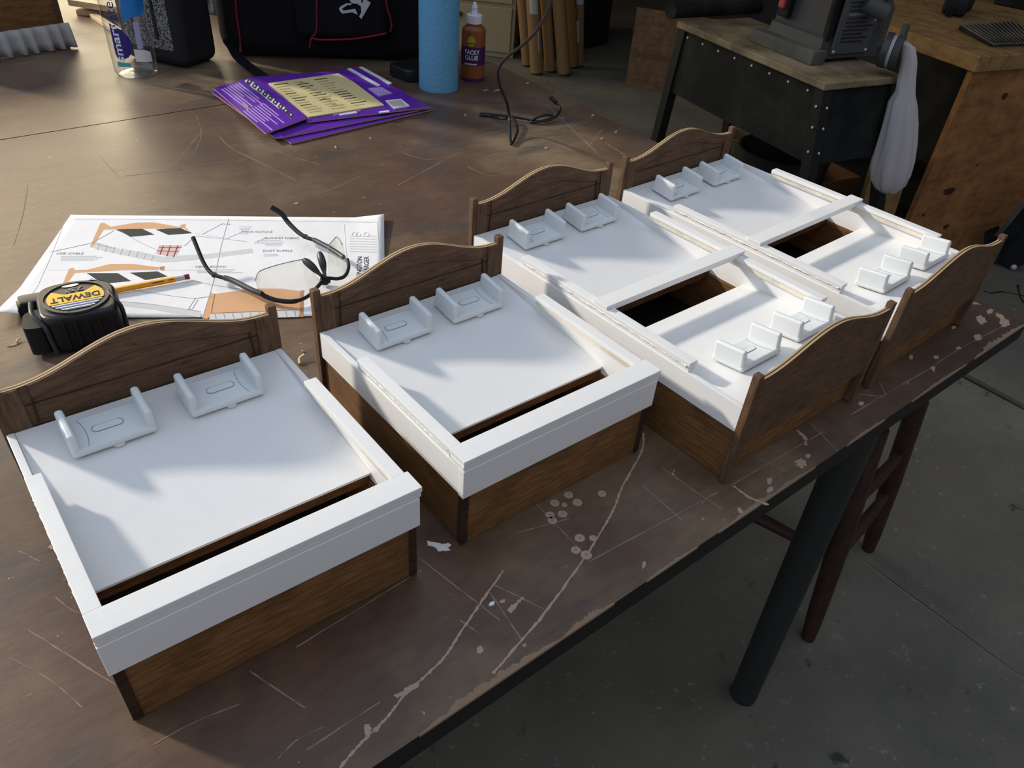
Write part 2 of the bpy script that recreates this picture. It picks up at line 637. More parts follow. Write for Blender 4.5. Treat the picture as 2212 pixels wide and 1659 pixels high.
struct(obj('window_1', window_frame(wx0, wx1, wz0, wz1), 'frame_paint'))
glow_frame = struct(obj('sheen_glow_frame', window_frame(vx0, vx1, vz0, vz1), 'frame_paint'))
m = pbr('sheen_glow_pane', (0.8, 0.8, 0.8), 0.6, 0.2)
bsdf(m).inputs['Emission Color'].default_value = (1.0, 0.83, 0.54, 1)
bsdf(m).inputs['Emission Strength'].default_value = 5.8  # added glow that gives the back of the table its warm sheen
obj('pane', mbox(vx0, vx1, wy + 0.04, wy + 0.05, vz0, vz1), 'sheen_glow_pane', glow_frame)
struct(obj('background_shade_slab', mbox(1.7, 4.9, 0.3, 5.0, 1.75, 1.85), 'shop_wall'))  # partial slab added out of view to darken the background
struct(obj('wall_right', mbox(4.9, 5.0, -2.4, 5.0, FZ, 3.2), 'shop_wall'))
struct(obj('sky_block_wall', mbox(-4, 4.9, -2.5, -2.4, FZ, 3.2), 'sky_blocker'))  # added behind the camera to hold sky light off the front faces

# ------------------------------------------------------------------ work table
table = thing('work_table', 'large brown painted plywood worktable with scratched top and dark edge', 'table', (0.3, 1.0, FZ))
TI = table.matrix_basis.inverted()


def tl(p):
    return TI @ Vector(p)


def fy(x):
    return -0.1285 + 0.0222 * x


def rx_(y):
    return 1.184 + 0.047 * max(y, -0.12)


def jy(x):
    return 1.194 + 0.039 * x


TH = 0.026
XL = -0.95
sheets = []
pa = [(XL, fy(XL)), (1.18, fy(1.18)), (rx_(0.6), 0.6), (rx_(1.2), jy(rx_(1.2)) - 0.0015), (XL, jy(XL) - 0.0015)]
pb = [(XL, jy(XL) + 0.0015), (rx_(1.2), jy(rx_(1.2)) + 0.0015), (1.26, 2.45), (XL, 2.45)]
for nm, poly in (('tabletop', pa), ('tabletop', pb)):
    bm = prism(bmesh.new(), [tl((x, y, 0)) for x, y in poly], (0, 0, -TH))
    o = obj(nm, bm, ['table_paint', 'table_edge'], table)
    for p in o.data.polygons:
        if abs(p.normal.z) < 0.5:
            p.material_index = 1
    sheets.append(o)
top = sheets[0]
# apron rails under the top
for a in ((XL + 0.05, 0.90, 0.02, 0.05), (XL + 0.05, 1.12, 2.30, 2.33)):
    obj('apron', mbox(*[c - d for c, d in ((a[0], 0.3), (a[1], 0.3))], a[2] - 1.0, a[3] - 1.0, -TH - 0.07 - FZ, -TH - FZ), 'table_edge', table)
for (x, y), (fx, fyy) in (((0.819, -0.082), (0.873, -0.077)), ((-0.82, -0.08), (-0.87, -0.08)), ((1.1, 2.2), (1.14, 2.25)), ((-0.8, 2.2), (-0.85, 2.25))):
    bm = tube(bmesh.new(), [tl((x, y, -TH)), tl((fx, fyy, FZ))], [0.0235, 0.0235], 20)
    obj('leg', bm, 'leg_metal', table, smooth=40)


SH = [0.00008]


def scratch(px, wd, mat='bare_wood', z=0.0, n=6, jit=0.45, parent=None):
    P = [tl(at(u, v, z)) for u, v in px]
    P = spline(P, n) if len(P) > 2 else [P[0].lerp(P[1], k / (n * 2)) for k in range(n * 2 + 1)]
    P = [p + Vector((random.uniform(-1, 1), random.uniform(-1, 1), 0)) * wd * 0.15 for p in P]
    SH[0] += 0.000005
    obj('scratch', strip(bmesh.new(), P, wd, h=SH[0], jitter=jit), mat, table)


scratch([(1390, 935), (1386, 975), (1345, 1050), (1328, 1095), (1308, 1132), (1266, 1200), (1180, 1320), (1125, 1385), (1065, 1455)], 0.0024, n=14)
scratch([(1087, 1232), (1040, 1300), (1000, 1358), (958, 1422), (905, 1472), (868, 1508), (838, 1548), (800, 1585), (765, 1622), (725, 1670)], 0.0023, n=14)
for px in ([(904, 1204), (1079, 1339)], [(1065, 1262), (1178, 1317)], [(1056, 1276), (1126, 1380)], [(993, 1339), (1031, 1366)],
           [(640, 1398), (911, 1231)], [(1273, 1213), (1549, 1064)], [(663, 1620), (821, 1516)], [(1854, 851), (1911, 857)],
           [(1899, 823), (1914, 855)], [(1840, 895), (1942, 834), (2003, 799), (2068, 756), (2165, 705)], [(1576, 1050), (1778, 933)],
           [(1160, 1090), (1265, 1200)], [(1390, 1050), (1475, 1125)], [(1752, 915), (1810, 975)], [(540, 1450), (660, 1530)],
           [(1180, 225), (1290, 330)], [(1130, 285), (1240, 325)], [(1270, 320), (1300, 280)], [(1310, 310), (1350, 335)], [(520, 330), (640, 390)],
           [(360, 380), (430, 290)], [(860, 400), (990, 330)], [(1250, 390), (1330, 420)], [(60, 1360), (250, 1480)]):
    scratch(px, 0.0011, 'scratch_faint', jit=0.7)
for px in ([(425, 250), (435, 290), (420, 330), (390, 370)], [(215, 335), (240, 365), (260, 385)], [(270, 380), (360, 370), (450, 355), (530, 345)],
           [(560, 310), (620, 335), (690, 355)], [(30, 530), (50, 460), (60, 400)], [(470, 290), (500, 320), (560, 350)], [(620, 430), (700, 415), (780, 380)],
           [(1010, 360), (1060, 380), (1100, 372)], [(870, 330), (930, 345), (1000, 330)], [(120, 1290), (160, 1320), (220, 1335)], [(40, 1190), (90, 1215)], [(20, 1420), (110, 1470), (180, 1530)],
           [(330, 1610), (420, 1560), (520, 1520)], [(600, 1640), (640, 1600), (700, 1570)], [(1120, 1150), (1230, 1120)], [(1430, 1010), (1500, 1060), (1560, 1100)], [(1640, 990), (1700, 1020)]):
    scratch(px, 0.0009, 'scratch_faint', jit=0.8)
for px in ([(1099, 1321), (1130, 1290)], [(1800, 818), (1812, 833)], [(1585, 1050), (1620, 1075), (1660, 1090)], [(905, 1478), (880, 1490), (855, 1505)],
           [(1722, 930), (1738, 945), (1740, 962)]):
    scratch(px, 0.0035, 'bare_wood', jit=0.8)


def blob(cx, cy, r, rnd, squash=1.0, rot=0.0, rough=0.25, n=11):
    return [(cx + r * (1 + rnd.uniform(-rough, rough)) * (cos(t) * cos(rot) - sin(t) * squash * sin(rot)),
             cy + r * (1 + rnd.uniform(-rough, rough)) * (cos(t) * sin(rot) + sin(t) * squash * cos(rot)), 0)
            for t in [2 * pi * k / n for k in range(n)]]


def fan(pts, h):
    """a low ragged flake: ring on the surface, centre raised by h"""
    bm = bmesh.new()
    c_ = sum((Vector(p) for p in pts), Vector()) / len(pts)
    up = Vector((0, 0, h))
    ce = bm.verts.new(c_ + up)
    a = [bm.verts.new(Vector(p) - Vector((0, 0, 0.0002))) for p in pts]
    b = [bm.verts.new(c_.lerp(Vector(p), 0.96) + up) for p in pts]
    n = len(pts)
    for i in range(n):
        j = (i + 1) % n
        bm.faces.new((ce, b[i], b[j]))
        bm.faces.new((b[i], a[i], a[j], b[j]))
    return bm


rb = random.Random(5)
BH = 0.0005
for u, v, r in ((1228, 1070, 1), (1198, 1087, 1), (1247, 1086, 1.05), (1219, 1091, 0.6), (1188, 1113, 1), (1215, 1111, 1), (1193, 1125, 1), (1300, 1067, 0.95),
                (1252, 1163, 1.05), (1281, 1163, 0.8), (1243, 1189, 1), (1266, 1199, 1.15)):
    p = at(u, v)
    bm = bmesh.new()
    flat(bm, [tl(q) for q in blob(p.x, p.y, 0.0046 * r, rb, rough=0.08, n=16)], h=0.0006)
    o = obj('drill_mark', bm, 'bare_wood', table)
    bm = bmesh.new()
    flat(bm, [tl(q) for q in blob(p.x + 0.0004, p.y, 0.0012 * r, rb, rough=0.2, n=9)], h=0.0005)
    bmesh.ops.translate(bm, vec=(0, 0, 0.0003), verts=bm.verts)
    obj('drill_hole', bm, 'scratch_faint', table)
for u, v, r, sq, ro in ((1730, 1000, .010, .8, .4), (1745, 985, .006, .5, 0), (1662, 1040, .008, .4, .5), (1690, 1078, .007, .6, .2), (1600, 1105, .006, .5, 1),
                        (2120, 690, .018, .45, .6), (2140, 672, .012, .4, .2), (2165, 680, .014, .5, .9), (2112, 730, .012, .5, .3), (2105, 655, .012, .35, 2.4),
                        (2180, 700, .02, .4, .4), (2060, 708, .007, .5, .2), (2022, 772, .006, .7, 0), (1968, 772, .008, .4, .5), (2070, 752, .006, .6, 0),
                        (1860, 872, .006, .6, .1), (2015, 797, .008, .5, .4), (795, 1578, .008, .4, 1.2), (815, 1575, .005, .4, .6), (1390, 1222, .006, .4, .6),
                        (1085, 1300, .004, .6, 0), (1037, 1405, .005, .7, 1), (1330, 285, .012, .3, .5), (1300, 300, .008, .4, .3), (1280, 250, .012, .3, .5),
                        (1215, 255, .006, .5, .1), (1075, 195, .012, .35, .2), (1050, 195, .01, .3, .1), (1140, 180, .01, .3, .6), (1180, 320, .006, .6, 0),
                        (640, 440, .006, .5, .2), (160, 700, .006, .5, 0), (30, 745, .007, .5, 0), (120, 1180, .008, .6, 0)):
    p = at(u, v)
    if p.y < fy(p.x) + r or p.x > 1.165 + 0.047 * p.y:
        p.y = max(p.y, fy(p.x) + r)
        p.x = min(p.x, 1.165 + 0.047 * p.y)
    bm = fan([tl(q) for q in blob(p.x, p.y, r * 0.75, rb, sq, ro, 0.36, 17)], BH)
    BH += 0.00001
    obj('paint_chip', bm, 'bare_wood', table)
for u, v, r, sq, ro in ((945, 1180, .011, .3, 2.1), (955, 1183, .005, .7, 0), (965, 1180, .004, .6, 0), (1062, 1305, .003, .6, 0)):
    p = at(u, v)
    BH += 0.0001
    obj('paint_dab', fan([tl(q) for q in blob(p.x, p.y, r, rb, sq, ro, 0.25, 15)], BH), 'paint_dab', table)
# worn front arris, one ragged band per stretch
for x0, x1, wmax in ((0.16, 0.30, .012), (0.30, 0.36, .009), (0.40, 0.47, .004), (0.50, 0.66, .007), (0.72, 0.80, .005), (0.86, 1.0, .004), (1.02, 1.175, .014), (0.0, 0.12, .005)):
    n = 70
    lo, hi = [], []
    for k in range(n + 1):
        x = x0 + (x1 - x0) * k / n
        ev = 0.6 * (ev if k else 0.3) + 0.4 * rb.uniform(0.0, 1.1)
        e = sin(pi * k / n) * wmax * 0.8 * ev
        lo.append(tl((x, fy(x) - 0.0004, -0.002)))
        hi.append(tl((x, fy(x) + 0.0005 + e, 0.0003)))
    mid = [tl((x0 + (x1 - x0) * k / n, fy(x0 + (x1 - x0) * k / n) - 0.0003, 0.0003)) for k in range(n + 1)]
    obj('worn_edge', grid(bmesh.new(), [lo, mid, hi]), 'edge_wear', table)

# ------------------------------------------------------------------ bed shaped docks
HW, HS, HR = 0.0625, 0.0926, 0.104


def arch(W, sh, pk, n=30):
    return [(W * k / n, sh + (pk - sh) * 0.5 * (1 + cos(pi * min(1, abs(k / n - 0.5) / 0.455)))) for k in range(n + 1)]


def end_board(parent, W, y, sign, sh, pk, ph, zb, name):
    """arched end board between two square posts; the decorated side looks along sign*y"""
    x0, x1 = 0.0045, W - 0.0045
    prof = [(x0 + x * (x1 - x0) / W, z) for x, z in arch(W, sh, pk)]
    poly = [(x0, zb)] + prof + [(x1, zb)]
    # board object has local y 0..t so that the edge plies follow its thickness
    t = 0.0055
    yb = y + 0.0012
    bm = prism(bmesh.new(), [Vector((x, 0, z)) for x, z in [(x0, zb), (x1, zb)] + prof[::-1]], (0, t, 0))
    board = obj(name, bm, ['walnut_stain', 'ply_edge'], parent, loc=(0, yb, 0))
    for p in board.data.polygons:
        if p.normal.z > 0.3:
            p.material_index = 1
    for xp in (-0.0018, W - 0.0062):
        obj('post', mbox(xp, xp + 0.008, -0.0012, 0.0068, 0, ph, bev=0.0005, seg=1), 'walnut_post', board)
    if sign:
        # applied frame on the face: arched top band and two stiles
        yo = 0.0 if sign < 0 else t
        d = -0.0018 if sign < 0 else 0.0018
        st = 0.016
        inner = [(x, z - 0.016 + 0.004 * abs(x - W / 2) / (W / 2)) for x, z in prof if x0 + st <= x <= x1 - st]
        inner = [(x, 0.122 + (z - 0.122) * 0.75) for x, z in inner]
        upper = [(x, z - 0.0004) for x, z in prof if x0 + st <= x <= x1 - st]
        bm = prism(bmesh.new(), [Vector((x, yo, z)) for x, z in upper + inner[::-1]], (0, d, 0))
        obj('top_band', bm, 'walnut_stain', board)
        for a, b in ((x0, x0 + st), (x1 - st, x1)):
            zz = [z for x, z in prof if a - 1e-6 <= x <= b + 1e-6]
            ztop = [(x, z - 0.0004) for x, z in prof if a - 1e-4 <= x <= b + 0.004]
            ztop = [(min(max(x, a), b), z) for x, z in ztop]
            poly = [(a, zb + 0.001), (b, zb + 0.001)] + ztop[::-1]
            obj('stile', prism(bmesh.new(), [Vector((x, yo, z)) for x, z in poly], (0, d, 0)), 'walnut_post', board)
        lines = [[(x, z) for x, z in inner], [(x0 + st, zb + 0.002), inner[0]], [inner[-1], (x1 - st, zb + 0.002)]]
        for ln_ in lines:
            obj('recess_shade_line', tube(bmesh.new(), [Vector((x, yo + d * 0.55, z)) for x, z in ln_], 0.0008, 5), 'dark_strip', board)  # dark lines drawn in as the shade along the recess edges
        # thin straight bead across the recessed field
        yy = sorted((yo, yo + d * 0.35))
        obj('bead', mbox(x0 + st, x1 - st, yy[0], yy[1], 0.1125, 0.1135), 'dark_strip', board)
    return board


HOLD = {}


def holder_meshes():
    L, Dp, T = 0.067, 0.040, 0.0085
    bm = mbox(-L / 2, L / 2, -Dp / 2, Dp / 2, 0.0012, T, bev=0.0032, seg=3)
    HOLD['body'] = bm
    bm = bmesh.new()
    t = mbox(-0.0034, 0.0034, -Dp / 2 + 0.0015, Dp / 2 - 0.0015, 0.002, 0.0250, bev=0.0026, seg=3)
    HOLD['jaw'] = t
    n = 10
    ov = [(0.0085 + 0.004 * cos(-pi / 2 + pi * k / n), 0.004 * sin(-pi / 2 + pi * k / n)) for k in range(n + 1)]
    ov += [(-0.0085 + 0.004 * cos(pi / 2 + pi * k / n), 0.004 * sin(pi / 2 + pi * k / n)) for k in range(n + 1)]
    HOLD['oval'] = ov
    out = {}
    for key in ('body', 'jaw'):
        me = bpy.data.meshes.new('phone_holder' if key == 'body' else 'jaw')
        b = HOLD[key]
        bmesh.ops.recalc_face_normals(b, faces=b.faces)
        b.to_mesh(me)
        b.free()
        me.materials.append(MATS['holder_white'])
        for p in me.polygons:
            p.use_smooth = True
        me.set_sharp_from_angle(angle=radians(50))
        HOLD[key] = me
    bm = prism(bmesh.new(), [Vector((x * 0.93, y * 0.88, T - 0.0004)) for x, y in ov], (0, 0, 0.0010))
    me = bpy.data.meshes.new('button')
    bmesh.ops.recalc_face_normals(bm, faces=bm.faces)
    bm.to_mesh(me)
    bm.free()
    me.materials.append(MATS['holder_white'])
    HOLD['button'] = me
    bm = bmesh.new()
    strip(bm, [Vector((x, y, T)) for x, y in ov + ov[:1]], 0.0006, h=0.00025)
    me = bpy.data.meshes.new('button_seam')
    bm.to_mesh(me)
    bm.free()
    me.materials.append(MATS['holder_seam'])
    HOLD['seam'] = me
    bm = bmesh.new()
    strip(bm, [Vector((0.021 + 0.004 * (1 - (y / 0.02) ** 2) * -1, y, T)) for y in [-0.0165 + 0.033 * k / 10 for k in range(11)]], 0.0005, h=0.0002)
    me = bpy.data.meshes.new('body_seam')
    bm.to_mesh(me)
    bm.free()
    me.materials.append(MATS['holder_seam'])
    HOLD['cseam'] = me
    bm = lathe(bmesh.new(), [(0, 0.0008), (0.0052, 0.0008), (0.0052, 0.0030), (0, 0.0035)], 16)
    me = bpy.data.meshes.new('thumb_wheel')
    bm.to_mesh(me)
    bm.free()
    me.materials.append(MATS['holder_white'])
    HOLD['wheel'] = me


holder_meshes()


def holder(parent, x, y, z, slope, flip, seam_side):
    o = bpy.data.objects.new('phone_holder', HOLD['body'])
    COL.objects.link(o)
    o.modifiers.new('weighted_normals', 'WEIGHTED_NORMAL').keep_sharp = True
    o.parent = parent
    o.location = (x, y, z)
    o.rotation_euler = Euler((slope, 0, 0), 'XYZ').to_matrix().to_euler() if not flip else (Euler((slope, 0, 0)).to_matrix() @ Euler((0, 0, pi)).to_matrix()).to_euler()

    def sub(name, me, loc=(0, 0, 0), sc=1):
        s = bpy.data.objects.new(name, me)
        COL.objects.link(s)
        if name == 'jaw':
            s.modifiers.new('weighted_normals', 'WEIGHTED_NORMAL').keep_sharp = True
        s.parent = o
        s.location = loc
        s.scale = (sc, 1, 1)
        return s
    sub('jaw', HOLD['jaw'], (-0.0298, 0, 0))
    sub('jaw', HOLD['jaw'], (0.0298, 0, 0))
    sub('button', HOLD['button'])
    sub('button_seam', HOLD['seam'])
    sub('body_seam', HOLD['cseam'], (0, 0, 0), seam_side)
    sub('thumb_wheel', HOLD['wheel'], (0.002, -0.0162, 0))
    return o


def panel(parent, W, ya, za, yb, zb, name='sloped_panel'):
    """white slab from the high end (ya, za) to the low free edge (yb, zb) with stained ply under it"""
    s = 1 if yb < ya else -1
    k = (zb - za) / (yb - ya)
    w0, w1 = 0.0062, W - 0.0062
    th = 0.0022
    bm = bmesh.new()
    prism(bm, [Vector((w0, ya, za)), Vector((w0, yb, zb)), Vector((w0, yb, zb - th)), Vector((w0, ya, za - th))], (w1 - w0, 0, 0))
    o = obj(name, bm, 'white_paint', parent)
    a, b = sorted((yb + s * 0.0016, yb + s * 0.012))
    obj('ply_edge_strip', mbox(w0, w1, a, b, zb - th - 0.0105, zb - th - 0.0003), 'slot_ply', o)
    a, b = sorted((yb + s * 0.0008, yb + s * 0.0016))
    obj('ply_line', mbox(w0, w1, a, b, zb - th - 0.0063, zb - th - 0.0048), 'slot_ply', o)
    return o


def rail(parent, x0, x1, y0, y1, inner, name='side_rail'):
    """painted top strip over a set-back pale strip"""
    o = obj(name, mbox(x0, x1, y0, y1, 0.0992, HR, bev=0.0006, seg=2), 'white_paint', parent, smooth=40)
    xa, xb = x0 + 0.0012, x1 - 0.0012
    if inner == 'R':      # unpainted edge looks into the bed
        xa = x0 + 0.0022
    obj('under_strip', mbox(xa, xb, y0 + 0.001, y1, HS - 0.0002, 0.0990), 'white_paint', o)
    if inner == 'R':
        obj('bare_edge', mbox(xa - 0.0006, xa, y0 + 0.001, y1, HS + 0.0008, 0.0988), 'pale_strip', o)
    else:
        # lumpy glossy seam on the outside
        rr = random.Random(int(y1 * 1000))
        bm = bmesh.new()
        n = 50
        tube(bm, [Vector((x0 + 0.0012 + rr.uniform(-.0003, .0003), y0 + 0.004 + (y1 - y0 - 0.008) * k / n, 0.0985 + rr.uniform(-.0003, .0003))) for k in range(n + 1)], [0.0010 + rr.uniform(0, .0008) for k in range(n + 1)], 6)
        obj('glue_bead', bm, 'gloss_white', o, smooth=60)
    return o


def dock(x, y, rz, W, D, double, label):
    t = thing('bed_charging_dock', label, 'phone charger', (x, y, 0.0006), rz, 'bed shaped charging docks in a row')
    y0 = 0.0075 if double else 0.0
    # stained lower box
    for xa, nm in ((0.0025, 'side_board'), (W - 0.0085, 'side_board')):
        obj(nm, mbox(xa, xa + 0.006, y0 + 0.002, D, 0, HW, bev=0.0004, seg=1), 'walnut_side', t)
    obj('front_board', mbox(0.0085, W - 0.0085, y0 + 0.003, y0 + 0.009, 0, HW), 'walnut_front', t)
    obj('base_board', mbox(0.0086, W - 0.0086, y0 + 0.0092, D, 0.003, 0.007), 'black_metal', t)
    if not double:
        for xa in (0.0012, W - 0.0084):
            obj('corner_strip', mbox(xa, xa + 0.0072, 0.0014, 0.0086, 0, HW - 0.0006, bev=0.0005, seg=1), 'dark_strip', t)
    # white upper box
    for xa in (0.0, W - 0.006):
        obj('side_wall', mbox(xa, xa + 0.006, y0, D, HW + 0.0003, HS, bev=0.0007, seg=2), 'white_paint', t, smooth=40)
    sl = (HS - 0.071) / ((D - 0.066) if not double else 0.197)
    if not double:
        panel(t, W, D - 0.0002, HS - 0.0008, 0.066, 0.072)
        zf = HS - 0.0008
        fb = obj('front_wall', mbox(-0.0006, W + 0.0008, -0.0012, 0.0062, HW - 0.0004, 0.0935, bev=0.0008, seg=2), 'white_paint', t, smooth=40)
        obj('under_strip', mbox(-0.0002, W + 0.0026, -0.0004, 0.0195, 0.0937, 0.0988, bev=0.0005, seg=1), 'white_paint', fb)
        fr = obj('front_rail', mbox(-0.0002, W + 0.0034, -0.0008, 0.0212, 0.0990, 0.1042, bev=0.0006, seg=2), 'white_paint', t, smooth=40)
        rail(t, 0.0, 0.012, 0.0213, 0.173, 'L')
        rail(t, W - 0.012, W + 0.0004, 0.0213, 0.173, 'R')
        spots = [(0.070, 0.2135, 0), (0.166, 0.2135, 0)]
        kk = (zf - 0.072) / (D - 0.066)
        for i, (hx, hy, _) in enumerate(spots):
            hx = hx * W / 0.24
            holder(t, hx, hy, 0.072 + kk * (hy - 0.066) + 0.0002, math.atan(kk), False, -1 if i == 0 else 1)
    else:
        panel(t, W, D - 0.0002, HS - 0.0008, 0.231, 0.070)
        panel(t, W, 0.0078, HS - 0.0008, 0.181, 0.070)
        rail(t, 0.0, 0.012, 0.076, 0.336, 'L')
        rail(t, W - 0.012, W + 0.0004, 0.074, 0.340, 'R')
        cb = obj('cross_bar', mbox(0.0003, W + 0.0012, 0.194, 0.2135, HR + 0.0002, HR + 0.0046, bev=0.0006, seg=2), 'white_paint', t, smooth=40)
        obj('under_strip', mbox(0.0125, W - 0.0125, 0.1965, 0.2115, 0.0992, HR), 'white_paint', cb)
        kk = (HS - 0.0008 - 0.070) / (D - 0.231)
        for i, hx in enumerate((0.070, 0.166)):
            holder(t, hx * W / 0.24, 0.3895, 0.070 + kk * (0.3895 - 0.231) + 0.0002, math.atan(kk), False, -1 if i == 0 else 1)
        kk = (HS - 0.0008 - 0.070) / (0.181 - 0.0078)
        for i, hx in enumerate((0.0845, 0.184)):
            holder(t, hx * W / 0.24, 0.066, 0.070 + kk * (0.181 - 0.066) + 0.0002, -math.atan(kk), True, -1)
        end_board(t, W, 0.0, 0, 0.127, 0.147, 0.1335, 0.045, 'footboard')
    hb = end_board(t, W, D + 0.0008, -1, 0.131, 0.1555, 0.139, 0.030, 'headboard')
    return t


dock(0, 0, 0, 0.240, 0.2483, False, 'nearest white and brown bed-shaped charger dock, at the left of the row, with no footboard')
dock(0.2868, 0.0047, 0.0138, 0.2321, 0.2483, False, 'second bed-shaped charger dock from the left, open front rail, beside the long table scratches')
dock(0.5574, -0.0766, 0.0304, 0.2398, 0.4279, True, 'double-ended bed-shaped charger dock with footboard, next to the short ones')
dock(0.8375, -0.0651, 0.0503, 0.2492, 0.4279, True, 'farthest double-ended bed-shaped charger dock with footboard, at the table corner')

# ------------------------------------------------------------------ plan sheet
pu = Vector((0.8628, -0.5055, 0))
pv = Vector((0.5055, 0.8628, 0))
PW, PH = 0.452, 0.283
pA = Vector((0.038, 0.604, 0))
rp = random.Random(3)


def paper_z(s, t):
    z = 0.0011 + 0.0012 * (0.5 + 0.5 * sin(9 * s + 3 * t)) * (0.5 + 0.5 * sin(5 * t - 2 * s + 1))
    if t < 0.25 and s < 0.15:
        z += 0.010 * (1 - t / 0.25) * (1 - s / 0.15)
    if s > 0.9 and t > 0.5:
        z += 0.006 * (s - 0.9) / 0.1 * (t - 0.5) / 0.5
    return z


plan = thing('plan_sheet', 'large creased white plan sheet printed with bed drawings lying on the table', 'paper', tuple(pA + pu * PW / 2 + pv * PH / 2))
PLI = plan.matrix_basis.inverted()


def on_paper(u, v, dz=0.0004):
    p = at(u, v, 0.0016)
    for _ in range(2):
        d = p - pA
        s, t = d.dot(pu) / PW, d.dot(pv) / PH
        p = at(u, v, paper_z(s, t) + dz)
    return PLI @ p


bm = bmesh.new()
NX, NY = 40, 26
grid(bm, [[PLI @ (pA + pu * PW * i / NX + pv * PH * j / NY + Vector((0, 0, paper_z(i / NX, j / NY)))) for i in range(NX + 1)] for j in range(NY + 1)])
sheet = obj('sheet', bm, 'paper', plan, smooth=60)
md = sheet.modifiers.new('thickness', 'SOLIDIFY')
md.thickness = 0.0003


def c8(pts):
    return [(0.3978 * x, 430 + 0.3978 * y) for x, y in pts]


def ink(pts, mat, name='print', dz=0.0004):
    P = [on_paper(u, v, dz) for u, v in c8(pts)]
    bm = bmesh.new()
    bm.faces.new([bm.verts.new(p) for p in P])
    bmesh.ops.triangulate(bm, faces=bm.faces)
    return obj(name, bm, mat, plan)


def inkline(pts, wd=0.0007, mat='ink_line', dz=0.0005):
    px = c8(pts)
    out = []
    for a, b in zip(px, px[1:]):
        for k in range(6):
            out.append(on_paper(a[0] + (b[0] - a[0]) * k / 6, a[1] + (b[1] - a[1]) * k / 6, dz))
    out.append(on_paper(*px[-1], dz))
    return obj('print_line', strip(bmesh.new(), out, wd, h=0.0001), mat, plan)


ink([(545, 130), (565, 128), (600, 150), (560, 170), (505, 258), (488, 260)], 'ink_tan')
ink([(600, 150), (740, 128), (830, 126), (980, 152), (980, 158), (620, 164), (575, 166)], 'ink_tan')
ink([(980, 140), (1010, 135), (1005, 150), (1040, 185), (1000, 158), (980, 158)], 'ink_tan')
ink([(628, 165), (770, 160), (840, 193), (710, 205)], 'ink_pad')
ink([(845, 165), (975, 155), (1045, 185), (915, 195)], 'ink_pad')
ink([(865, 250), (990, 250), (950, 318), (845, 295)], 'ink_pink')
for a, b in (((885, 252), (868, 300)), ((925, 252), (905, 308)), ((965, 252), (940, 315)), ((862, 262), (985, 262)), ((855, 280), (970, 285))):
    inkline([a, b], 0.0012, 'ink_red', 0.0007)
ink([(505, 228), (640, 268), (760, 285), (880, 312), (880, 345), (740, 318), (600, 290), (490, 262)], 'ink_grey')
ink([(880, 312), (1130, 298), (1370, 268), (1375, 292), (1130, 322), (880, 345)], 'ink_grey')
for x in range(8):
    a = 540 + x * 42
    inkline([(a, 240 + x * 9), (a - 14, 276 + x * 8)], 0.0005, 'ink_pale_text', 0.0006)
inkline([(270, 288), (500, 238), (620, 268)], 0.0009)
inkline([(655, 175), (760, 235), (870, 285)], 0.0006)
inkline([(500, 238), (620, 170)], 0.0005)
inkline([(1000, 255), (1060, 200), (1340, 230)], 0.0005)
inkline([(1100, 190), (1205, 135)], 0.0005)
inkline([(1060, 185), (1240, 215)], 0.0005, 'ink_pale_text')
inkline([(1230, 215), (1310, 180)], 0.0005)
inkline([(1380, 240), (1440, 210)], 0.0005)
ink([(375, 378), (400, 372), (405, 388), (470, 384), (450, 398), (405, 402), (350, 480), (330, 485)], 'ink_tan')
ink([(470, 384), (600, 352), (720, 352), (860, 370), (870, 378), (850, 384), (690, 385), (450, 399)], 'ink_tan')
ink([(865, 368), (895, 364), (890, 390), (870, 385)], 'ink_tan_dark')
ink([(470, 402), (640, 402), (712, 445), (560, 460)], 'ink_pad')
ink([(705, 400), (855, 392), (910, 420), (790, 440)], 'ink_pad')
inkline([(420, 478), (500, 430), (590, 470)], 0.0006)
inkline([(560, 500), (700, 490), (960, 530), (1060, 540)], 0.0006)
inkline([(1050, 540), (1150, 528)], 0.0010)
inkline([(1060, 540), (1020, 600), (1045, 595), (1075, 545)], 0.0006)
ink([(655, 560), (830, 570), (1090, 612), (1085, 642), (830, 600), (655, 580)], 'ink_grey')
inkline([(655, 555), (820, 570), (1090, 610)], 0.0006)
inkline([(990, 430), (1160, 468), (1400, 500)], 0.0005)
ink([(1145, 508), (1165, 515), (1145, 620), (1130, 650), (1100, 648)], 'ink_tan')
ink([(1165, 515), (1380, 486), (1520, 486), (1635, 500), (1625, 600), (1390, 610), (1145, 622)], 'ink_tan')
ink([(1630, 498), (1652, 494), (1648, 640), (1625, 640)], 'ink_tan_dark')
inkline([(1165, 515), (1145, 620), (1625, 600)], 0.0006, 'ink_tan_dark', 0.0007)
ink([(1140, 624), (1622, 604), (1622, 640), (1135, 655)], 'ink_grey')
for k in range(10):
    a = 1165 + k * 48
    inkline([(a, 624 - k * 2), (a + 8, 648 - k * 1.5)], 0.0006, 'ink_line', 0.0007)
inkline([(1240, 105), (1200, 250), (1160, 440), (1100, 640)], 0.0011, 'ink_pale_text', 0.0006)
inkline([(352, 118), (285, 290), (205, 470), (100, 615)], 0.0006, 'ink_pale_text')
inkline([(350, 108), (1000, 112), (2050, 125)], 0.0006, 'ink_pale_text')
inkline([(2050, 125), (2062, 330)], 0.0007, 'ink_text')
inkline([(1868, 135), (1885, 360), (1890, 420)], 0.0006, 'ink_pale_text')
inkline([(262, 385), (1100, 385)], 0.0005, 'ink_pale_text')


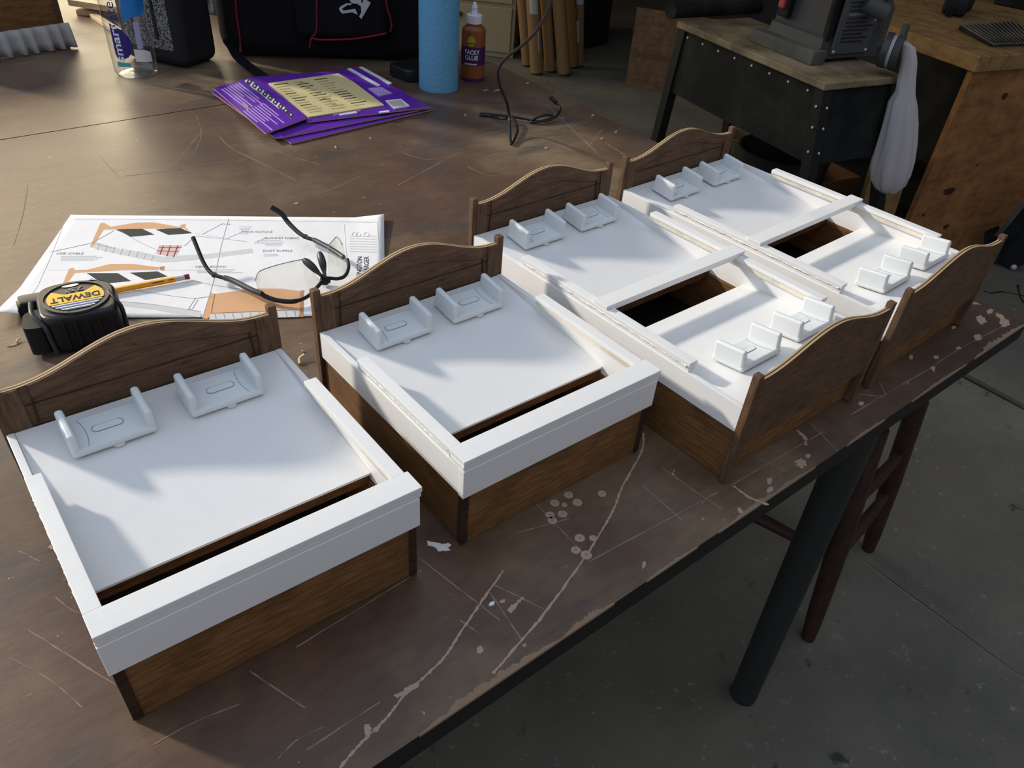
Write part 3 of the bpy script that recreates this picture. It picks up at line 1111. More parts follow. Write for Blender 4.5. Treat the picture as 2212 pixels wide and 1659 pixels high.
def ptext(s, x, y, width_px, mat, vertical=False, size=0.008):
    bm = text_bm(s, size, 0.0001)
    w_ = max(v.co.x for v in bm.verts) - min(v.co.x for v in bm.verts)
    (u, v), = c8([(x, y)])
    o_ = on_paper(u, v, 0.0006)
    k = width_px / w_ if w_ else 1
    bmesh.ops.scale(bm, vec=(k, 1 if vertical else 1.0, 1), verts=bm.verts)
    M = frame(o_, pu, pv) if not vertical else frame(o_, pv, -pu)
    bmesh.ops.transform(bm, matrix=M, verts=bm.verts)
    return obj('print_text', bm, mat, plan)


ptext('PIPING OUTLINE', 1394, 178, 0.044, 'ink_text')
ptext('BLANKET FABRIC', 1530, 212, 0.048, 'ink_text')
ptext('DUST RUFFLE', 1506, 281, 0.040, 'ink_text')
ptext('HEAD BOARD', 1145, 367, 0.040, 'ink_text')
ptext('USB CABLE', 380, 295, 0.034, 'ink_text')
ptext('TYPE', 1225, 137, 0.013, 'ink_text', size=0.006)
ptext('FFINGTON', 1952, 372, 0.064, 'ink_black', True, 0.0095)
ptext('CHARGER', 1990, 368, 0.060, 'ink_black', True, 0.0095)
for x, y, n, wl in ((1290, 188, 1, 60), (1395, 225, 3, 150), (1440, 245, 2, 110), (1432, 300, 2, 80), (330, 310, 4, 230), (1070, 383, 3, 250), (1300, 150, 3, 70)):
    for k in range(n):
        inkline([(x, y + k * 8), (x + wl * random.uniform(0.75, 1), y + k * 8 - 1)], 0.0022, 'ink_pale_text', 0.0005)
for k in range(7):
    inkline([(1900, 200 + k * 14), (2045, 204 + k * 14)], 0.0028, 'ink_grey', 0.0004)
for k, cx in enumerate((1925, 1945, 1990)):
    inkline([(cx + 14 * cos(a), 192 + 11 * sin(a)) for a in [2 * pi * j / 10 for j in range(11)]], 0.0007, 'ink_pale_text', 0.0007)

# ------------------------------------------------------------------ pencil
pe0, pe1 = at(409, 597, 0.0065), at(100, 655, 0.0065)
pd = (pe1 - pe0).normalized()
pc = thing('pencil', 'yellow wooden pencil with pink eraser lying on the plan sheet', 'pencil', tuple(pe0 - Vector((0, 0, 0.0045))))
PI_ = pc.matrix_basis.inverted()


def seg6(a, b, r, seg=6):
    return tube(bmesh.new(), [PI_ @ (pe0 + pd * a), PI_ @ (pe0 + pd * b)], r, seg)


obj('eraser', seg6(0.0, 0.0075, 0.0033, 14), 'eraser', pc, smooth=40)
obj('ferrule', tube(bmesh.new(), [PI_ @ (pe0 + pd * (0.006 + 0.0012 * k)) for k in range(11)], [0.0037 if k % 2 else 0.0034 for k in range(11)], 14), 'steel', pc, smooth=30)
obj('shaft', seg6(0.018, 0.15, 0.0038), 'pencil_yellow', pc)
obj('lead_point', tube(bmesh.new(), [PI_ @ (pe0 + pd * 0.15), PI_ @ (pe0 + pd * 0.17)], [0.0035, 0.0004], 8), 'chip', pc)
for a, b in ((0.020, 0.026), (0.032, 0.046)):
    side = pd.cross(Vector((0, 0, 1))).normalized()
    if side.dot(CAM - pe0) < 0:
        side = -side
    nrm = (side * 0.87 + Vector((0, 0, 0.5))).normalized()
    bm = strip(bmesh.new(), [PI_ @ (pe0 + pd * (a + (b - a) * k / 4) + nrm * 0.00345) for k in range(5)], 0.0010, up=nrm, h=0.0002)
    obj('stamp', bm, 'ink_black', pc)

# ------------------------------------------------------------------ tape measure (lying on its side, label up)
tc_ = Vector((0.112, 0.522, 0.0))
ex_ = (at(207, 642, 0.047) - at(91, 664, 0.047))
ex_.z = 0
ta = math.atan2(ex_.y, ex_.x)
tm = thing('tape_measure', 'black and yellow retractable tape measure lying on the plan sheet corner', 'tape measure', tuple(tc_), ta)


def rounded(poly, r, n=6):
    out = []
    k = len(poly)
    for i in range(k):
        p0, p1, p2 = Vector(poly[i - 1]), Vector(poly[i]), Vector(poly[(i + 1) % k])
        a = (p0 - p1).normalized()
        b = (p2 - p1).normalized()
        rr = r[i] if isinstance(r, (list, tuple)) else r
        s, e = p1 + a * rr, p1 + b * rr
        for j in range(n + 1):
            t = j / n
            out.append((1 - t) ** 2 * s + 2 * t * (1 - t) * p1 + t * t * e)
    return out


def loft(bm, sections):
    rings = [[bm.verts.new(p) for p in s] for s in sections]
    n = len(rings[0])
    for a, b in zip(rings, rings[1:]):
        for k in range(n):
            bm.faces.new((a[k], a[(k + 1) % n], b[(k + 1) % n], b[k]))
    bm.faces.new(rings[0][::-1])
    bm.faces.new(rings[-1])
    return bm


Z0 = 0.003
H_ = 0.046
body2d = rounded([Vector((-0.040, -0.036)), Vector((0.041, -0.040)), Vector((0.047, 0.030)), Vector((0.010, 0.047)), Vector((-0.038, 0.040))], [0.022, 0.016, 0.022, 0.03, 0.02], 6)


def sec(s, z, dx=0.0):
    return [Vector((p.x * s + dx, p.y * s, z)) for p in body2d]


bm = loft(bmesh.new(), [sec(0.93, Z0), sec(0.985, Z0 + 0.004), sec(1.0, Z0 + 0.010), sec(1.0, Z0 + H_ - 0.010), sec(0.97, Z0 + H_ - 0.004), sec(0.88, Z0 + H_)])
obj('case', bm, 'black_plastic', tm, smooth=50)
zt = Z0 + H_


def disc(r0, r1, z, h, sx=1.0, sy=1.0, cx=0.0, cy=0.0, seg=40):
    bm = bmesh.new()
    lathe(bm, [(r0, z), (r1, z), (r1, z + h), (r0, z + h)] + ([(r0, z)] if r0 > 0 else []), seg)
    bmesh.ops.scale(bm, vec=(sx, sy, 1), verts=bm.verts)
    bmesh.ops.translate(bm, vec=(cx, cy, 0), verts=bm.verts)
    return bm


obj('rim', disc(0.0325, 0.0355, zt - 0.001, 0.0028, cx=0.002), 'dark_grey', tm, smooth=40)
obj('face', disc(0, 0.0325, zt - 0.0006, 0.0010, cx=0.002), 'black_plastic', tm, smooth=40)
zl = zt + 0.0006
# yellow plate: circle segment with a flared far edge
bm = bmesh.new()
pts = []
for k in range(13):
    a = radians(200 + 0 * k) if k == 0 else radians(200 - k * 0)
R_ = 0.0295
low, high = -0.010, 0.009
pl = [(-math.sqrt(R_ ** 2 - low ** 2), low), (math.sqrt(R_ ** 2 - low ** 2), low)]
a0 = math.asin(low / R_)
a1 = math.asin(0.019 / R_)
right = [(R_ * cos(a0 + (a1 - a0) * k / 8), R_ * sin(a0 + (a1 - a0) * k / 8)) for k in range(9)]
left = [(-x, y) for x, y in right[::-1]]
flare = [(0.010, high), (-0.010, high)]
prism(bm, [Vector((x + 0.002, y, zl)) for x, y in right + flare + left], (0, 0, 0.0006))
obj('yellow_plate', bm, 'tool_yellow', tm)
bm = prism(bmesh.new(), [Vector((x + 0.002, y, zl + 0.0003)) for x, y in [(-0.0275, -0.0062), (0.0275, -0.0062), (0.0275, 0.0062), (-0.0275, 0.0062)]], (0, 0, 0.0001))
bm.free()
bm = text_bm('DEWALT', 0.0150, 0.0004, True)
w_ = max(v.co.x for v in bm.verts) - min(v.co.x for v in bm.verts)
bmesh.ops.scale(bm, vec=(-0.051 / w_, -1, 1), verts=bm.verts)
bmesh.ops.translate(bm, vec=(0.002, -0.0005, zl + 0.0008), verts=bm.verts)
obj('lettering', bm, 'ink_black', tm)
bm = text_bm("25'", 0.011, 0.0004, True)
bmesh.ops.scale(bm, vec=(-1.5, -1, 1), verts=bm.verts)
bmesh.ops.translate(bm, vec=(0.003, 0.0185, zl + 0.0004), verts=bm.verts)
obj('lettering', bm, 'tool_grey_text', tm)
for k in range(6):
    y = -0.0125 - k * 0.0026
    hw = math.sqrt(max(1e-6, 0.0285 ** 2 - y * y))
    obj('stripe', mbox(0.002 - hw, 0.002 + hw, y - 0.0009, y + 0.0009, zl, zl + 0.0005), 'stripe_white' if k % 2 == 0 else 'stripe_blue', tm)
obj('face_dot', disc(0, 0.006, zl, 0.0005, 1.5, 0.55, 0.0, 0.0285), 'steel', tm)
# blade mouth, hook and lock at the left
obj('mouth', mbox(-0.056, -0.030, 0.020, 0.042, Z0 + 0.010, Z0 + 0.040, bev=0.003), 'black_plastic', tm, smooth=40)
obj('hook', mbox(-0.0585, -0.0570, 0.018, 0.040, Z0 + 0.002, Z0 + 0.034, bev=0.0004), 'dark_grey', tm)
obj('blade', mbox(-0.0570, -0.050, 0.0285, 0.0295, Z0 + 0.012, Z0 + 0.037), 'tool_yellow', tm)
bm = loft(bmesh.new(), [[Vector((p.x, p.y, z)) for p in rounded([Vector((-0.058, -0.030)), Vector((-0.036, -0.034)), Vector((-0.036, 0.010)), Vector((-0.054, 0.004))], 0.008, 4)] for z in (Z0 + 0.002, Z0 + 0.036)])
obj('lock_button', bm, 'soft_black', tm, smooth=40)
bm = tube(bmesh.new(), spline([Vector((-0.033, -0.034, Z0 + 0.002)), Vector((-0.0345, -0.0335, Z0 + 0.018)), Vector((-0.036, -0.0315, Z0 + 0.034)), Vector((-0.044, -0.015, Z0 + 0.043)), Vector((-0.043, 0.008, Z0 + 0.045))], 5), 0.0026, 8)
obj('bumper', bm, 'dark_grey', tm, smooth=60)
for k in range(5):
    x = -0.018 + k * 0.012
    obj('grip_rib', tube(bmesh.new(), [Vector((x, -0.0385, Z0 + 0.008)), Vector((x, -0.0392, Z0 + 0.034)), Vector((x, -0.0365, Z0 + 0.040))], [0.002, 0.002, 0.001], 8), 'soft_black', tm, smooth=60)
obj('shoulder_band', tube(bmesh.new(), spline([Vector((0.044, -0.024, Z0 + 0.004)), Vector((0.0445, -0.022, Z0 + 0.034)), Vector((0.040, -0.016, Z0 + 0.044)), Vector((0.036, 0.0, Z0 + 0.0465))], 5), 0.0022, 8), 'dark_grey', tm, smooth=60)

# ------------------------------------------------------------------ safety glasses, lying on the brow bar
gl0 = at(650, 640, 0.0)
sg = thing('safety_glasses', 'clear safety glasses with black brow bar and temples lying upside down on the plan sheet', 'glasses', (gl0.x, gl0.y, 0.003))
GI = sg.matrix_basis.inverted()


def g(u, v, z):
    return GI @ at(u, v, z)


brow = spline([g(564, 634, .014), g(575, 641, .011), g(600, 649, .009), g(635, 651, .009), g(665, 640, .009), g(690, 615, .010), g(700, 602, .011), g(712, 601, .011), g(730, 602, .010), (g(745, 596, .011)), g(753, 578, .013), g(750, 560, .015)], 6)
obj('brow_bar', tube(bmesh.new(), brow, [0.0030 if i < 20 else 0.0024 for i in range(len(brow))], 8), 'soft_black', sg, smooth=60)


def lens(bot, topc, zb_, zt_):
    b = spline([g(u, v, zb_) for u, v in bot], 6)
    t = spline([g(u, v, zt_) for u, v in topc], 6)
    rows = []
    for k in range(7):
        f = k / 6
        row = []
        for p, q in zip(b, t):
            row.append(p.lerp(q, f))
        rows.append(row)
    o = obj('lens', grid(bmesh.new(), rows), 'lens_clear', sg, smooth=80)
    md = o.modifiers.new('thickness', 'SOLIDIFY')
    md.thickness = 0.0012
    obj('lens_edge', tube(bmesh.new(), t, 0.0006, 5), 'grey_plastic', o, smooth=60)
    return o


lens([(560, 632), (595, 645), (635, 648), (668, 636), (692, 610)], [(551, 606), (560, 587), (590, 575), (625, 566), (655, 560)], 0.010, 0.042)
lens([(708, 597), (728, 599), (744, 594), (752, 576)], [(708, 532), (718, 521), (728, 512), (740, 528)], 0.011, 0.046)
obj('bridge', tube(bmesh.new(), [g(694, 608, .010), g(703, 606, .010), g(712, 604, .010)], [.005, .0065, .004], 10), 'soft_black', sg, smooth=60)
for pts in ([(656, 561, .040), (672, 574, .036), (686, 588, .028), (697, 598, .014)], [(690, 546, .046), (696, 566, .040), (700, 584, .030), (702, 600, .014)]):
    P = [g(*p) for p in pts]
    obj('nose_pad', tube(bmesh.new(), spline(P, 4), [.0030, .0042, .0048, .0050, .0050, .0048, .0044, .0038, .0032] + [.0025] * 4, 8), 'dark_grey', sg, smooth=60)
for pts, rr in (([(566, 635, .014), (545, 627, .014), (505, 607, .014), (485, 600, .014)], .0036), ([(742, 556, .016), (722, 542, .016), (690, 524, .016), (678, 518, .016)], .0034)):
    P = spline([g(*p) for p in pts], 5)
    obj('temple_arm', tube(bmesh.new(), P, rr, 8), 'grey_plastic' if False else 'dark_grey', sg, smooth=60)
for pts, rr in (([(487, 601, .014), (463, 594, .014), (450, 583, .016), (438, 564, .022), (427, 538, .031), (417, 513, .040)], [.0026, .0030]), ([(680, 519, .016), (660, 512, .016), (642, 500, .018), (622, 480, .024), (608, 462, .032), (586, 448, .040)], [.0026, .0040])):
    P = spline([g(*p) for p in pts], 5)
    n = len(P)
    obj('temple_tip', tube(bmesh.new(), P, [rr[0] + (rr[1] - rr[0]) * (i / n) for i in range(n)], 8), 'soft_black', sg, smooth=60)
for u, v, z in ((463, 594, .014), (659, 511, .016)):
    p = g(u, v, z)
    obj('adjuster_ring', lathe(bmesh.new(), [(0.0018, -0.002), (0.0036, -0.002), (0.0036, 0.002), (0.0018, 0.002)], 14, p), 'soft_black', sg)

# ------------------------------------------------------------------ purple card sheets
rc = random.Random(2)


def cardsheet(name, label, flap, main, zf, zm, prints):
    c0 = sum((at(u, v, 0.005) for u, v in main), Vector()) / len(main)
    t = thing(name, label, 'cardboard', (c0.x, c0.y, 0.0), 0, 'flattened purple packaging cards in one stack')
    I = t.matrix_basis.inverted()
    for nm, px, zs in (('flap', flap, zf), ('panel', main, zm)):
        P = [I @ at(u, v, z) for (u, v), z in zip(px, zs if isinstance(zs, (list, tuple)) else [zs] * len(px))]
        bm = prism(bmesh.new(), P, (0, 0, -0.0024))
        o = obj(nm, bm, ['violet', 'card_brown'], t)
        for p in o.data.polygons:
            if abs(p.normal.z) < 0.6:
                p.material_index = 1
    return t, I


# bottom, middle and top sheets
cardsheet('packaging_card', 'bottom flattened purple card of the stack, its front edge on the table', [(478, 207), (552, 186), (642, 306), (628, 309)], [(552, 186), (775, 168), (936, 236), (642, 306)], 0.0035, 0.0035, None)
cardsheet('packaging_card', 'middle flattened purple card, just under the one with the yellow panel', [(458, 199), (548, 172), (612, 296), (594, 297)], [(548, 172), (772, 156), (932, 232), (612, 296)], 0.0090, 0.0075, None)
ZF, ZM = [0.0155, 0.0135, 0.0165, 0.0155], [0.0120, 0.0130, 0.0120, 0.0125]
tcard, TCI = cardsheet('packaging_card', 'topmost flattened purple card with a pale yellow instruction panel', [(461, 190), (549, 165), (664, 254), (574, 288)], [(549, 166), (735, 152), (770, 145), (868, 196), (926, 231), (665, 263)], ZF, [0.012, 0.013, 0.014, 0.013, 0.012, 0.012], None)


def cc(pts):        # crop frame of the card close-up -> photo pixels
    return [(440 + 0.2306 * x, 130 + 0.2306 * y) for x, y in pts]


def cprint(pts, mat, z, name='print'):
    P = [TCI @ at(u, v, z) for u, v in cc(pts)]
    bm = prism(bmesh.new(), P, (0, 0, -0.0022))
    return obj(name, bm, mat, tcard)


def bil(q, s, t):
    a = q[0] + (q[1] - q[0]) * s
    b = q[3] + (q[2] - q[3]) * s
    return a + (b - a) * t


cprint([(605, 215), (1260, 122), (1400, 200), (1690, 418), (985, 530)], 'card_cream', 0.0147, 'instruction_panel')
Q = [Vector(p) for p in ((620, 215), (1180, 145), (1640, 415), (1000, 515))]
for r in range(13):
    t_ = 0.05 + r * 0.072
    for c_ in range(3):
        s0 = 0.03 + c_ * 0.33
        wl = rc.uniform(0.12, 0.24)
        a, b = bil(Q, s0, t_), bil(Q, s0 + wl, t_)
        a2, b2 = bil(Q, s0, t_ + 0.022), bil(Q, s0 + wl, t_ + 0.022)
        cprint([tuple(a), tuple(b), tuple(b2), tuple(a2)], 'card_ink_soft' if rc.random() < 0.6 else 'card_ink', 0.0150, 'print_line')
for t_ in (0.1, 0.22, 0.34, 0.46, 0.58, 0.70, 0.82):
    p = bil(Q, 0.47, t_)
    cprint([(p.x + 26 * cos(a), p.y + 11 * sin(a)) for a in [2 * pi * k / 10 for k in range(10)]], 'card_ink_soft', 0.0151, 'print_dot')
# flap: letter squares and text lines
cprint([(385, 190), (430, 175), (870, 530), (822, 553)], 'card_white', 0.0162, 'letter_strip')
S0, S1 = Vector((412, 186)), Vector((848, 535))
d_ = (S1 - S0).normalized()
n_ = Vector((-d_.y, d_.x))
for k in range(9):
    c_ = S0.lerp(S1, (k + 0.35) / 9.0)
    e = 21
    cprint([tuple(c_ - d_ * e - n_ * 20), tuple(c_ + d_ * e - n_ * 20), tuple(c_ + d_ * e + n_ * 20), tuple(c_ - d_ * e + n_ * 20)], 'ink_black', 0.0166, 'letter_square')
    e2 = 10
    cprint([tuple(c_ - d_ * e2), tuple(c_ - n_ * 11), tuple(c_ + d_ * e2), tuple(c_ + n_ * 11)], 'card_white', 0.0169, 'letter_mark')
for base, cnt in (((270, 230), 7), ((500, 425), 8)):
    for k in range(cnt):
        p = Vector(base) + Vector((-26 * (k - 2), 10 * (k - 2)))
        L = rc.uniform(150, 330)
        a, b = p, p + Vector((0.80, 0.60)) * L
        a, b = a, Vector((p.x + 0.79 * L, p.y + 0.62 * L))
        off = Vector((9, -3))
        cprint([tuple(a), tuple(a + off), tuple(b + off), tuple(b)], 'lilac', 0.0163, 'text_line')
cprint([(340, 408), (372, 402), (432, 452), (410, 462)], 'card_brown', 0.0163, 'tab_slot')
# right side bars, text, barcode label
for a in ([(1345, 80), (1375, 72), (1655, 232), (1630, 240)], [(1455, 62), (1485, 60), (1762, 212), (1735, 224)]):
    cprint(a, 'card_white', 0.0148, 'white_bar')
for k in range(5):
    cprint([(1540 + k * 26, 262 - k * 2), (1562 + k * 26, 258 - k * 2), (1660 + k * 26, 330 - k * 6), (1640 + k * 26, 334 - k * 6)], 'lilac', 0.0146, 'text_line')
cprint([(1700, 375), (1850, 362), (1930, 425), (1785, 450)], 'card_white', 0.0146, 'barcode_label')
for k in range(6):
    cprint([(1735 + k * 6, 385 + k * 9), (1850 + k * 8, 374 + k * 9), (1853 + k * 8, 378 + k * 9), (1738 + k * 6, 389 + k * 9)], 'card_ink_soft', 0.0149, 'barcode_bar')
cprint([(1265, 500), (1425, 478), (1440, 490), (1275, 514)], 'card_white', 0.0141, 'white_text')
cprint([(1640, 480), (1735, 468), (1740, 480), (1642, 492)], 'card_white', 0.0143, 'white_text')
cprint([(1215, 508), (1470, 466), (1472, 470), (1218, 512)], 'lilac', 0.0142, 'text_line')

# ------------------------------------------------------------------ water bottle
def near_axis(u, v, r, z=0.0):
    p = at(u, v, z)
    d = p - CAM
    d.z = 0
    d.normalize()
    return p + d * r


BR = 0.043
bc = near_axis(300, 173, BR)
bt = thing('water_bottle', 'clear plastic water bottle with blue label standing in front of a black case', 'bottle', (bc.x, bc.y, 0))
prof = [(0, 0.004), (0.018, 0.003), (0.030, 0.0), (0.038, 0.001), (0.0425, 0.008), (BR, 0.020), (BR, 0.19), (0.041, 0.21), (0.034, 0.24), (0.022, 0.27), (0.014, 0.285), (0.014, 0.300)]
o = obj('bottle_body', lathe(bmesh.new(), prof, 40), 'bottle_clear', bt, smooth=60)
obj('cap', lathe(bmesh.new(), [(0, 0.295), (0.016, 0.295), (0.016, 0.312), (0.015, 0.314), (0, 0.314)], 28), 'label_white', bt, smooth=40)
obj('base_ring', lathe(bmesh.new(), [(0.030, 0.001), (0.036, 0.0025), (0.030, 0.006), (0.016, 0.010), (0, 0.012)], 32), 'bottle_clear', bt, smooth=60)


def cyl_hit(u, v, c, r):
    d = ray(u, v)
    o_ = CAM - c
    A = d.x * d.x + d.y * d.y
    B = 2 * (o_.x * d.x + o_.y * d.y)
    Cc = o_.x ** 2 + o_.y ** 2 - r * r
    disc_ = B * B - 4 * A * Cc
    s = (-B - math.sqrt(max(disc_, 0))) / (2 * A)
    p = CAM + d * s
    return math.atan2(p.y - c.y, p.x - c.x), p.z


def wrap_poly(px, c, r, mat, parent, name, n=5):
    """outline given in photo pixels, laid on the cylinder as a filled fan"""
    P = [cyl_hit(u, v, c, r) for u, v in px]
    dense = []
    for (a0, z0), (a1, z1) in zip(P, P[1:] + P[:1]):
        for k in range(n):
            dense.append((a0 + (a1 - a0) * k / n, z0 + (z1 - z0) * k / n))
    ca = sum(a for a, z in dense) / len(dense)
    cz = sum(z for a, z in dense) / len(dense)
    bm = bmesh.new()
    rings = []
    for f in (0.0, 0.33, 0.66, 1.0):
        rings.append([bm.verts.new((r * cos(ca + (a - ca) * f), r * sin(ca + (a - ca) * f), cz + (z - cz) * f)) for a, z in dense] if f else [bm.verts.new((r * cos(ca), r * sin(ca), cz))])
    m_ = len(dense)
    for k in range(m_):
        bm.faces.new((rings[0][0], rings[1][k], rings[1][(k + 1) % m_]))
    for a, b in zip(rings[1:], rings[2:]):
        for k in range(m_):
            bm.faces.new((a[k], a[(k + 1) % m_], b[(k + 1) % m_], b[k]))
    o_ = obj(name, bm, mat, parent, smooth=80)
    return o_


def wrap_text(s, size, c, r, u, v, mat, parent, vertical=False, width=None, bold=False, slant=0.0):
    bm = text_bm(s, size, 0.0, bold)
    ang, z0 = cyl_hit(u, v, c, r)
    w_ = max(q.co.x for q in bm.verts) - min(q.co.x for q in bm.verts)
    k = (width / w_) if width else 1
    for q in bm.verts:
        x, y = q.co.x * k, q.co.y
        if vertical:
            x, y = -y, x
        a = ang + x / r
        q.co = Vector((r * cos(a), r * sin(a), z0 + y))
    return obj('lettering', bm, mat, parent)


def b4(pts):
    return [(200 + 0.12054 * x, 0.12054 * y) for x, y in pts]


wrap_poly(b4([(290, 410), (400, 480), (520, 540), (640, 660), (715, 790), (715, 920), (650, 1030), (540, 1075), (450, 1040), (410, 960), (350, 700)]), bc, BR + 0.0006, 'label_navy', bt, 'label_oval')
wrap_poly(b4([(490, -60), (900, -60), (905, 180), (860, 280), (690, 320), (600, 360), (550, 408), (540, 330), (505, 250)]), bc, BR + 0.0006, 'label_blue', bt, 'label_drop')
wrap_poly(b4([(735, 885), (900, 890), (1035, 925), (1075, 1100), (960, 1112), (780, 1105)]), bc, BR + 0.0006, 'label_white', bt, 'label_patch')
wrap_poly(b4([(715, 400), (820, 400), (910, 870), (810, 880)]), bc, BR + 0.0005, 'label_lilac', bt, 'label_strip')
wrap_poly(b4([(440, 1100), (690, 1130), (700, 1200), (460, 1190)]), bc, BR + 0.0005, 'label_teal', bt, 'label_fade')
wrap_text('smart', 0.024, bc, BR + 0.0012, *b4([(440, 780)])[0], 'label_white', bt, True, 0.070, True)
wrap_text('water', 0.028, bc, BR + 0.0011, *b4([(330, 245)])[0], 'label_navy', bt, True, 0.066)

# ------------------------------------------------------------------ blue roll and glue bottle
RR = 0.0425
c = near_axis(947, 203, RR)
roll = obj('towel_roll', lathe(bmesh.new(), [(0.018, 0), (RR - 0.001, 0), (RR, 0.002), (RR, 0.278), (RR - 0.001, 0.28), (0.018, 0.28), (0.018, 0)], 48), 'blue_roll', loc=(c.x, c.y, 0), smooth=40)
tag(roll, 'tall textured light blue paper towel roll standing on the table', 'paper roll')

GR = 0.0265
gc = near_axis(1020, 178, GR)
gb = thing('glue_bottle', 'brown glue bottle with purple label and white nozzle beside the blue roll', 'bottle', (gc.x, gc.y, 0))


def zof(cpt, v):
    lo, hi = -0.1, 0.5
    for _ in range(40):
        mid = (lo + hi) / 2
        q = RM.transposed() @ (Vector((cpt.x, cpt.y, mid)) - CAM)
        vv = CY - F_PX * q.y / -q.z
        if vv > v:
            lo = mid
        else:
            hi = mid
    return lo


gs = 190 / 1659.0
z_sh, z_c0, z_c1, z_tip = zof(gc, 58), zof(gc, 49), zof(gc, 31), zof(gc, 3)
obj('body', lathe(bmesh.new(), [(0, 0), (GR - 0.003, 0), (GR, 0.004), (GR, z_sh - 0.006), (GR - 0.003, z_sh), (0.0165, z_sh + 0.004), (0.0165, z_c0 + 0.002), (0, z_c0 + 0.002)], 36), 'glue_brown', gb, smooth=45)
obj('cap', lathe(bmesh.new(), [(0, z_c0), (0.0170, z_c0), (0.0175, z_c1 - 0.002), (0.016, z_c1), (0, z_c1)], 30), 'cap_white', gb, smooth=40)
obj('nozzle', lathe(bmesh.new(), [(0.008, z_c1 - 0.001), (0.006, z_c1 + 0.012), (0.0068, z_c1 + 0.0125), (0.0062, z_c1 + 0.016), (0.0032, z_tip - 0.002), (0, z_tip)], 24), 'cap_white', gb, smooth=50)


def band(z0, z1, r, mat, name):
    return obj(name, lathe(bmesh.new(), [(r, z0), (r, z1)], 36), mat, gb, smooth=60)


band(zof(gc, 135), zof(gc, 96), GR + 0.0004, 'glue_purple', 'label_band')
band(zof(gc, 170), zof(gc, 163), GR + 0.0004, 'glue_purple', 'label_band')
wrap_text('TACKY', 0.0125, gc, GR + 0.0009, 1019, 114, 'cap_white', gb, False, 0.036, True)
wrap_text('GLUE', 0.0125, gc, GR + 0.0009, 1018, 126, 'cap_white', gb, False, 0.030, True)
wrap_poly([(1018 + 9 * cos(a), 90 + 11.5 * sin(a)) for a in [2 * pi * k / 14 for k in range(14)]], gc, GR + 0.0012, 'glue_gold', gb, 'label_disc', 1)
wrap_poly([(1009, 92), (1027, 94), (1027, 96), (1009, 94)], gc, GR + 0.0016, 'ink_black', gb, 'label_bar', 2)
wrap_poly([(1003, 135), (1030, 138), (1029, 142), (1004, 139)], gc, GR + 0.0010, 'label_lilac', gb, 'label_line', 2)

# ------------------------------------------------------------------ black cable hanging down to the table
cab = [(1196, -60, .40), (1190, 0, .34), (1180, 32, .30), (1156, 70, .255), (1128, 98, .215), (1102, 118, .18), (1083, 138, .15), (1075, 160, .125), (1081, 190, .095), (1094, 220, .06), (1100, 250, .03), (1102, 285, .012), (1104, 311, .004),
       (1112, 300, .004), (1118, 280, .006), (1113, 262, .010), (1102, 249, .012), (1090, 257, .010), (1060, 250, .004), (1039, 249, .003), (1045, 245, .005), (1090, 250, .008), (1130, 256, .006), (1165, 262, .004), (1192, 255, .006), (1190, 249, .010), (1172, 250, .012), (1152, 258, .008), (1147, 265, .003), (1165, 262, .006), (1185, 260, .006), (1203, 250, .010), (1210, 238, .012), (1208, 228, .014), (1200, 221, .016), (1194, 214, .018)]
P = spline([at(u, v, z) for u, v, z in cab], 6)
c0 = at(1104, 311, 0)
cb_ = thing('power_cable', 'thin black cable dangling onto the table and looping near the right edge', 'cable', (c0.x, c0.y, 0.0))
CI = cb_.matrix_basis.inverted()
obj('cord', tube(bmesh.new(), [CI @ p for p in P], 0.0024, 8), 'black_plastic', cb_, smooth=60)
obj('plug', tube(bmesh.new(), [CI @ at(1201, 222, .016), CI @ at(1190, 211, .019)], [0.0042, 0.0046], 10), 'black_plastic', cb_, smooth=40)

# ------------------------------------------------------------------ tray beside the roll
tp = [at(838, 163), at(882, 180), at(930, 178), at(935, 152), at(893, 150)]
p0 = sum(tp, Vector()) / 5
bm = loft(bmesh.new(), [[Vector((q.x, q.y, z)) for q in rounded([Vector((p.x - p0.x, p.y - p0.y)) * s for p in tp], 0.012, 5)] for z, s in ((0, .95), (0.004, 1.0), (0.022, 1.0), (0.026, .96))])
tray = obj('black_pouch', bm, 'black_plastic', loc=(p0.x, p0.y, 0), smooth=40)
tag(tray, 'flat glossy black case lying on the table behind the blue roll', 'case')

# ------------------------------------------------------------------ black tool case
a_ = Vector((0.86, 0.51, 0)).normalized()
b_ = Vector((-0.51, 0.86, 0))
kc = Vector((0.572, 1.450, 0))
kz = thing('tool_case', 'black hard plastic tool case standing on edge behind the water bottle', 'case', tuple(kc), math.atan2(a_.y, a_.x))
obj('shell', mbox(0, 0.115, 0, 0.17, 0, 0.34, bev=0.022, seg=4), 'soft_black', kz, smooth=50)
bm = mbox(-0.003, 0.004, 0.024, 0.145, 0.035, 0.32, bev=0.002, seg=1)
obj('textured_panel', bm, 'case_texture', kz)
bm = mbox(-0.0055, -0.001, 0.055, 0.062, 0.055, 0.31)
obj('panel_rib', bm, 'soft_black', kz)
obj('panel_rib', mbox(-0.0055, -0.001, 0.115, 0.120, 0.055, 0.31), 'soft_black', kz)
obj('latch', mbox(0.035, 0.08, -0.006, 0.01, 0.20, 0.25, bev=0.003), 'black_plastic', kz, smooth=40)

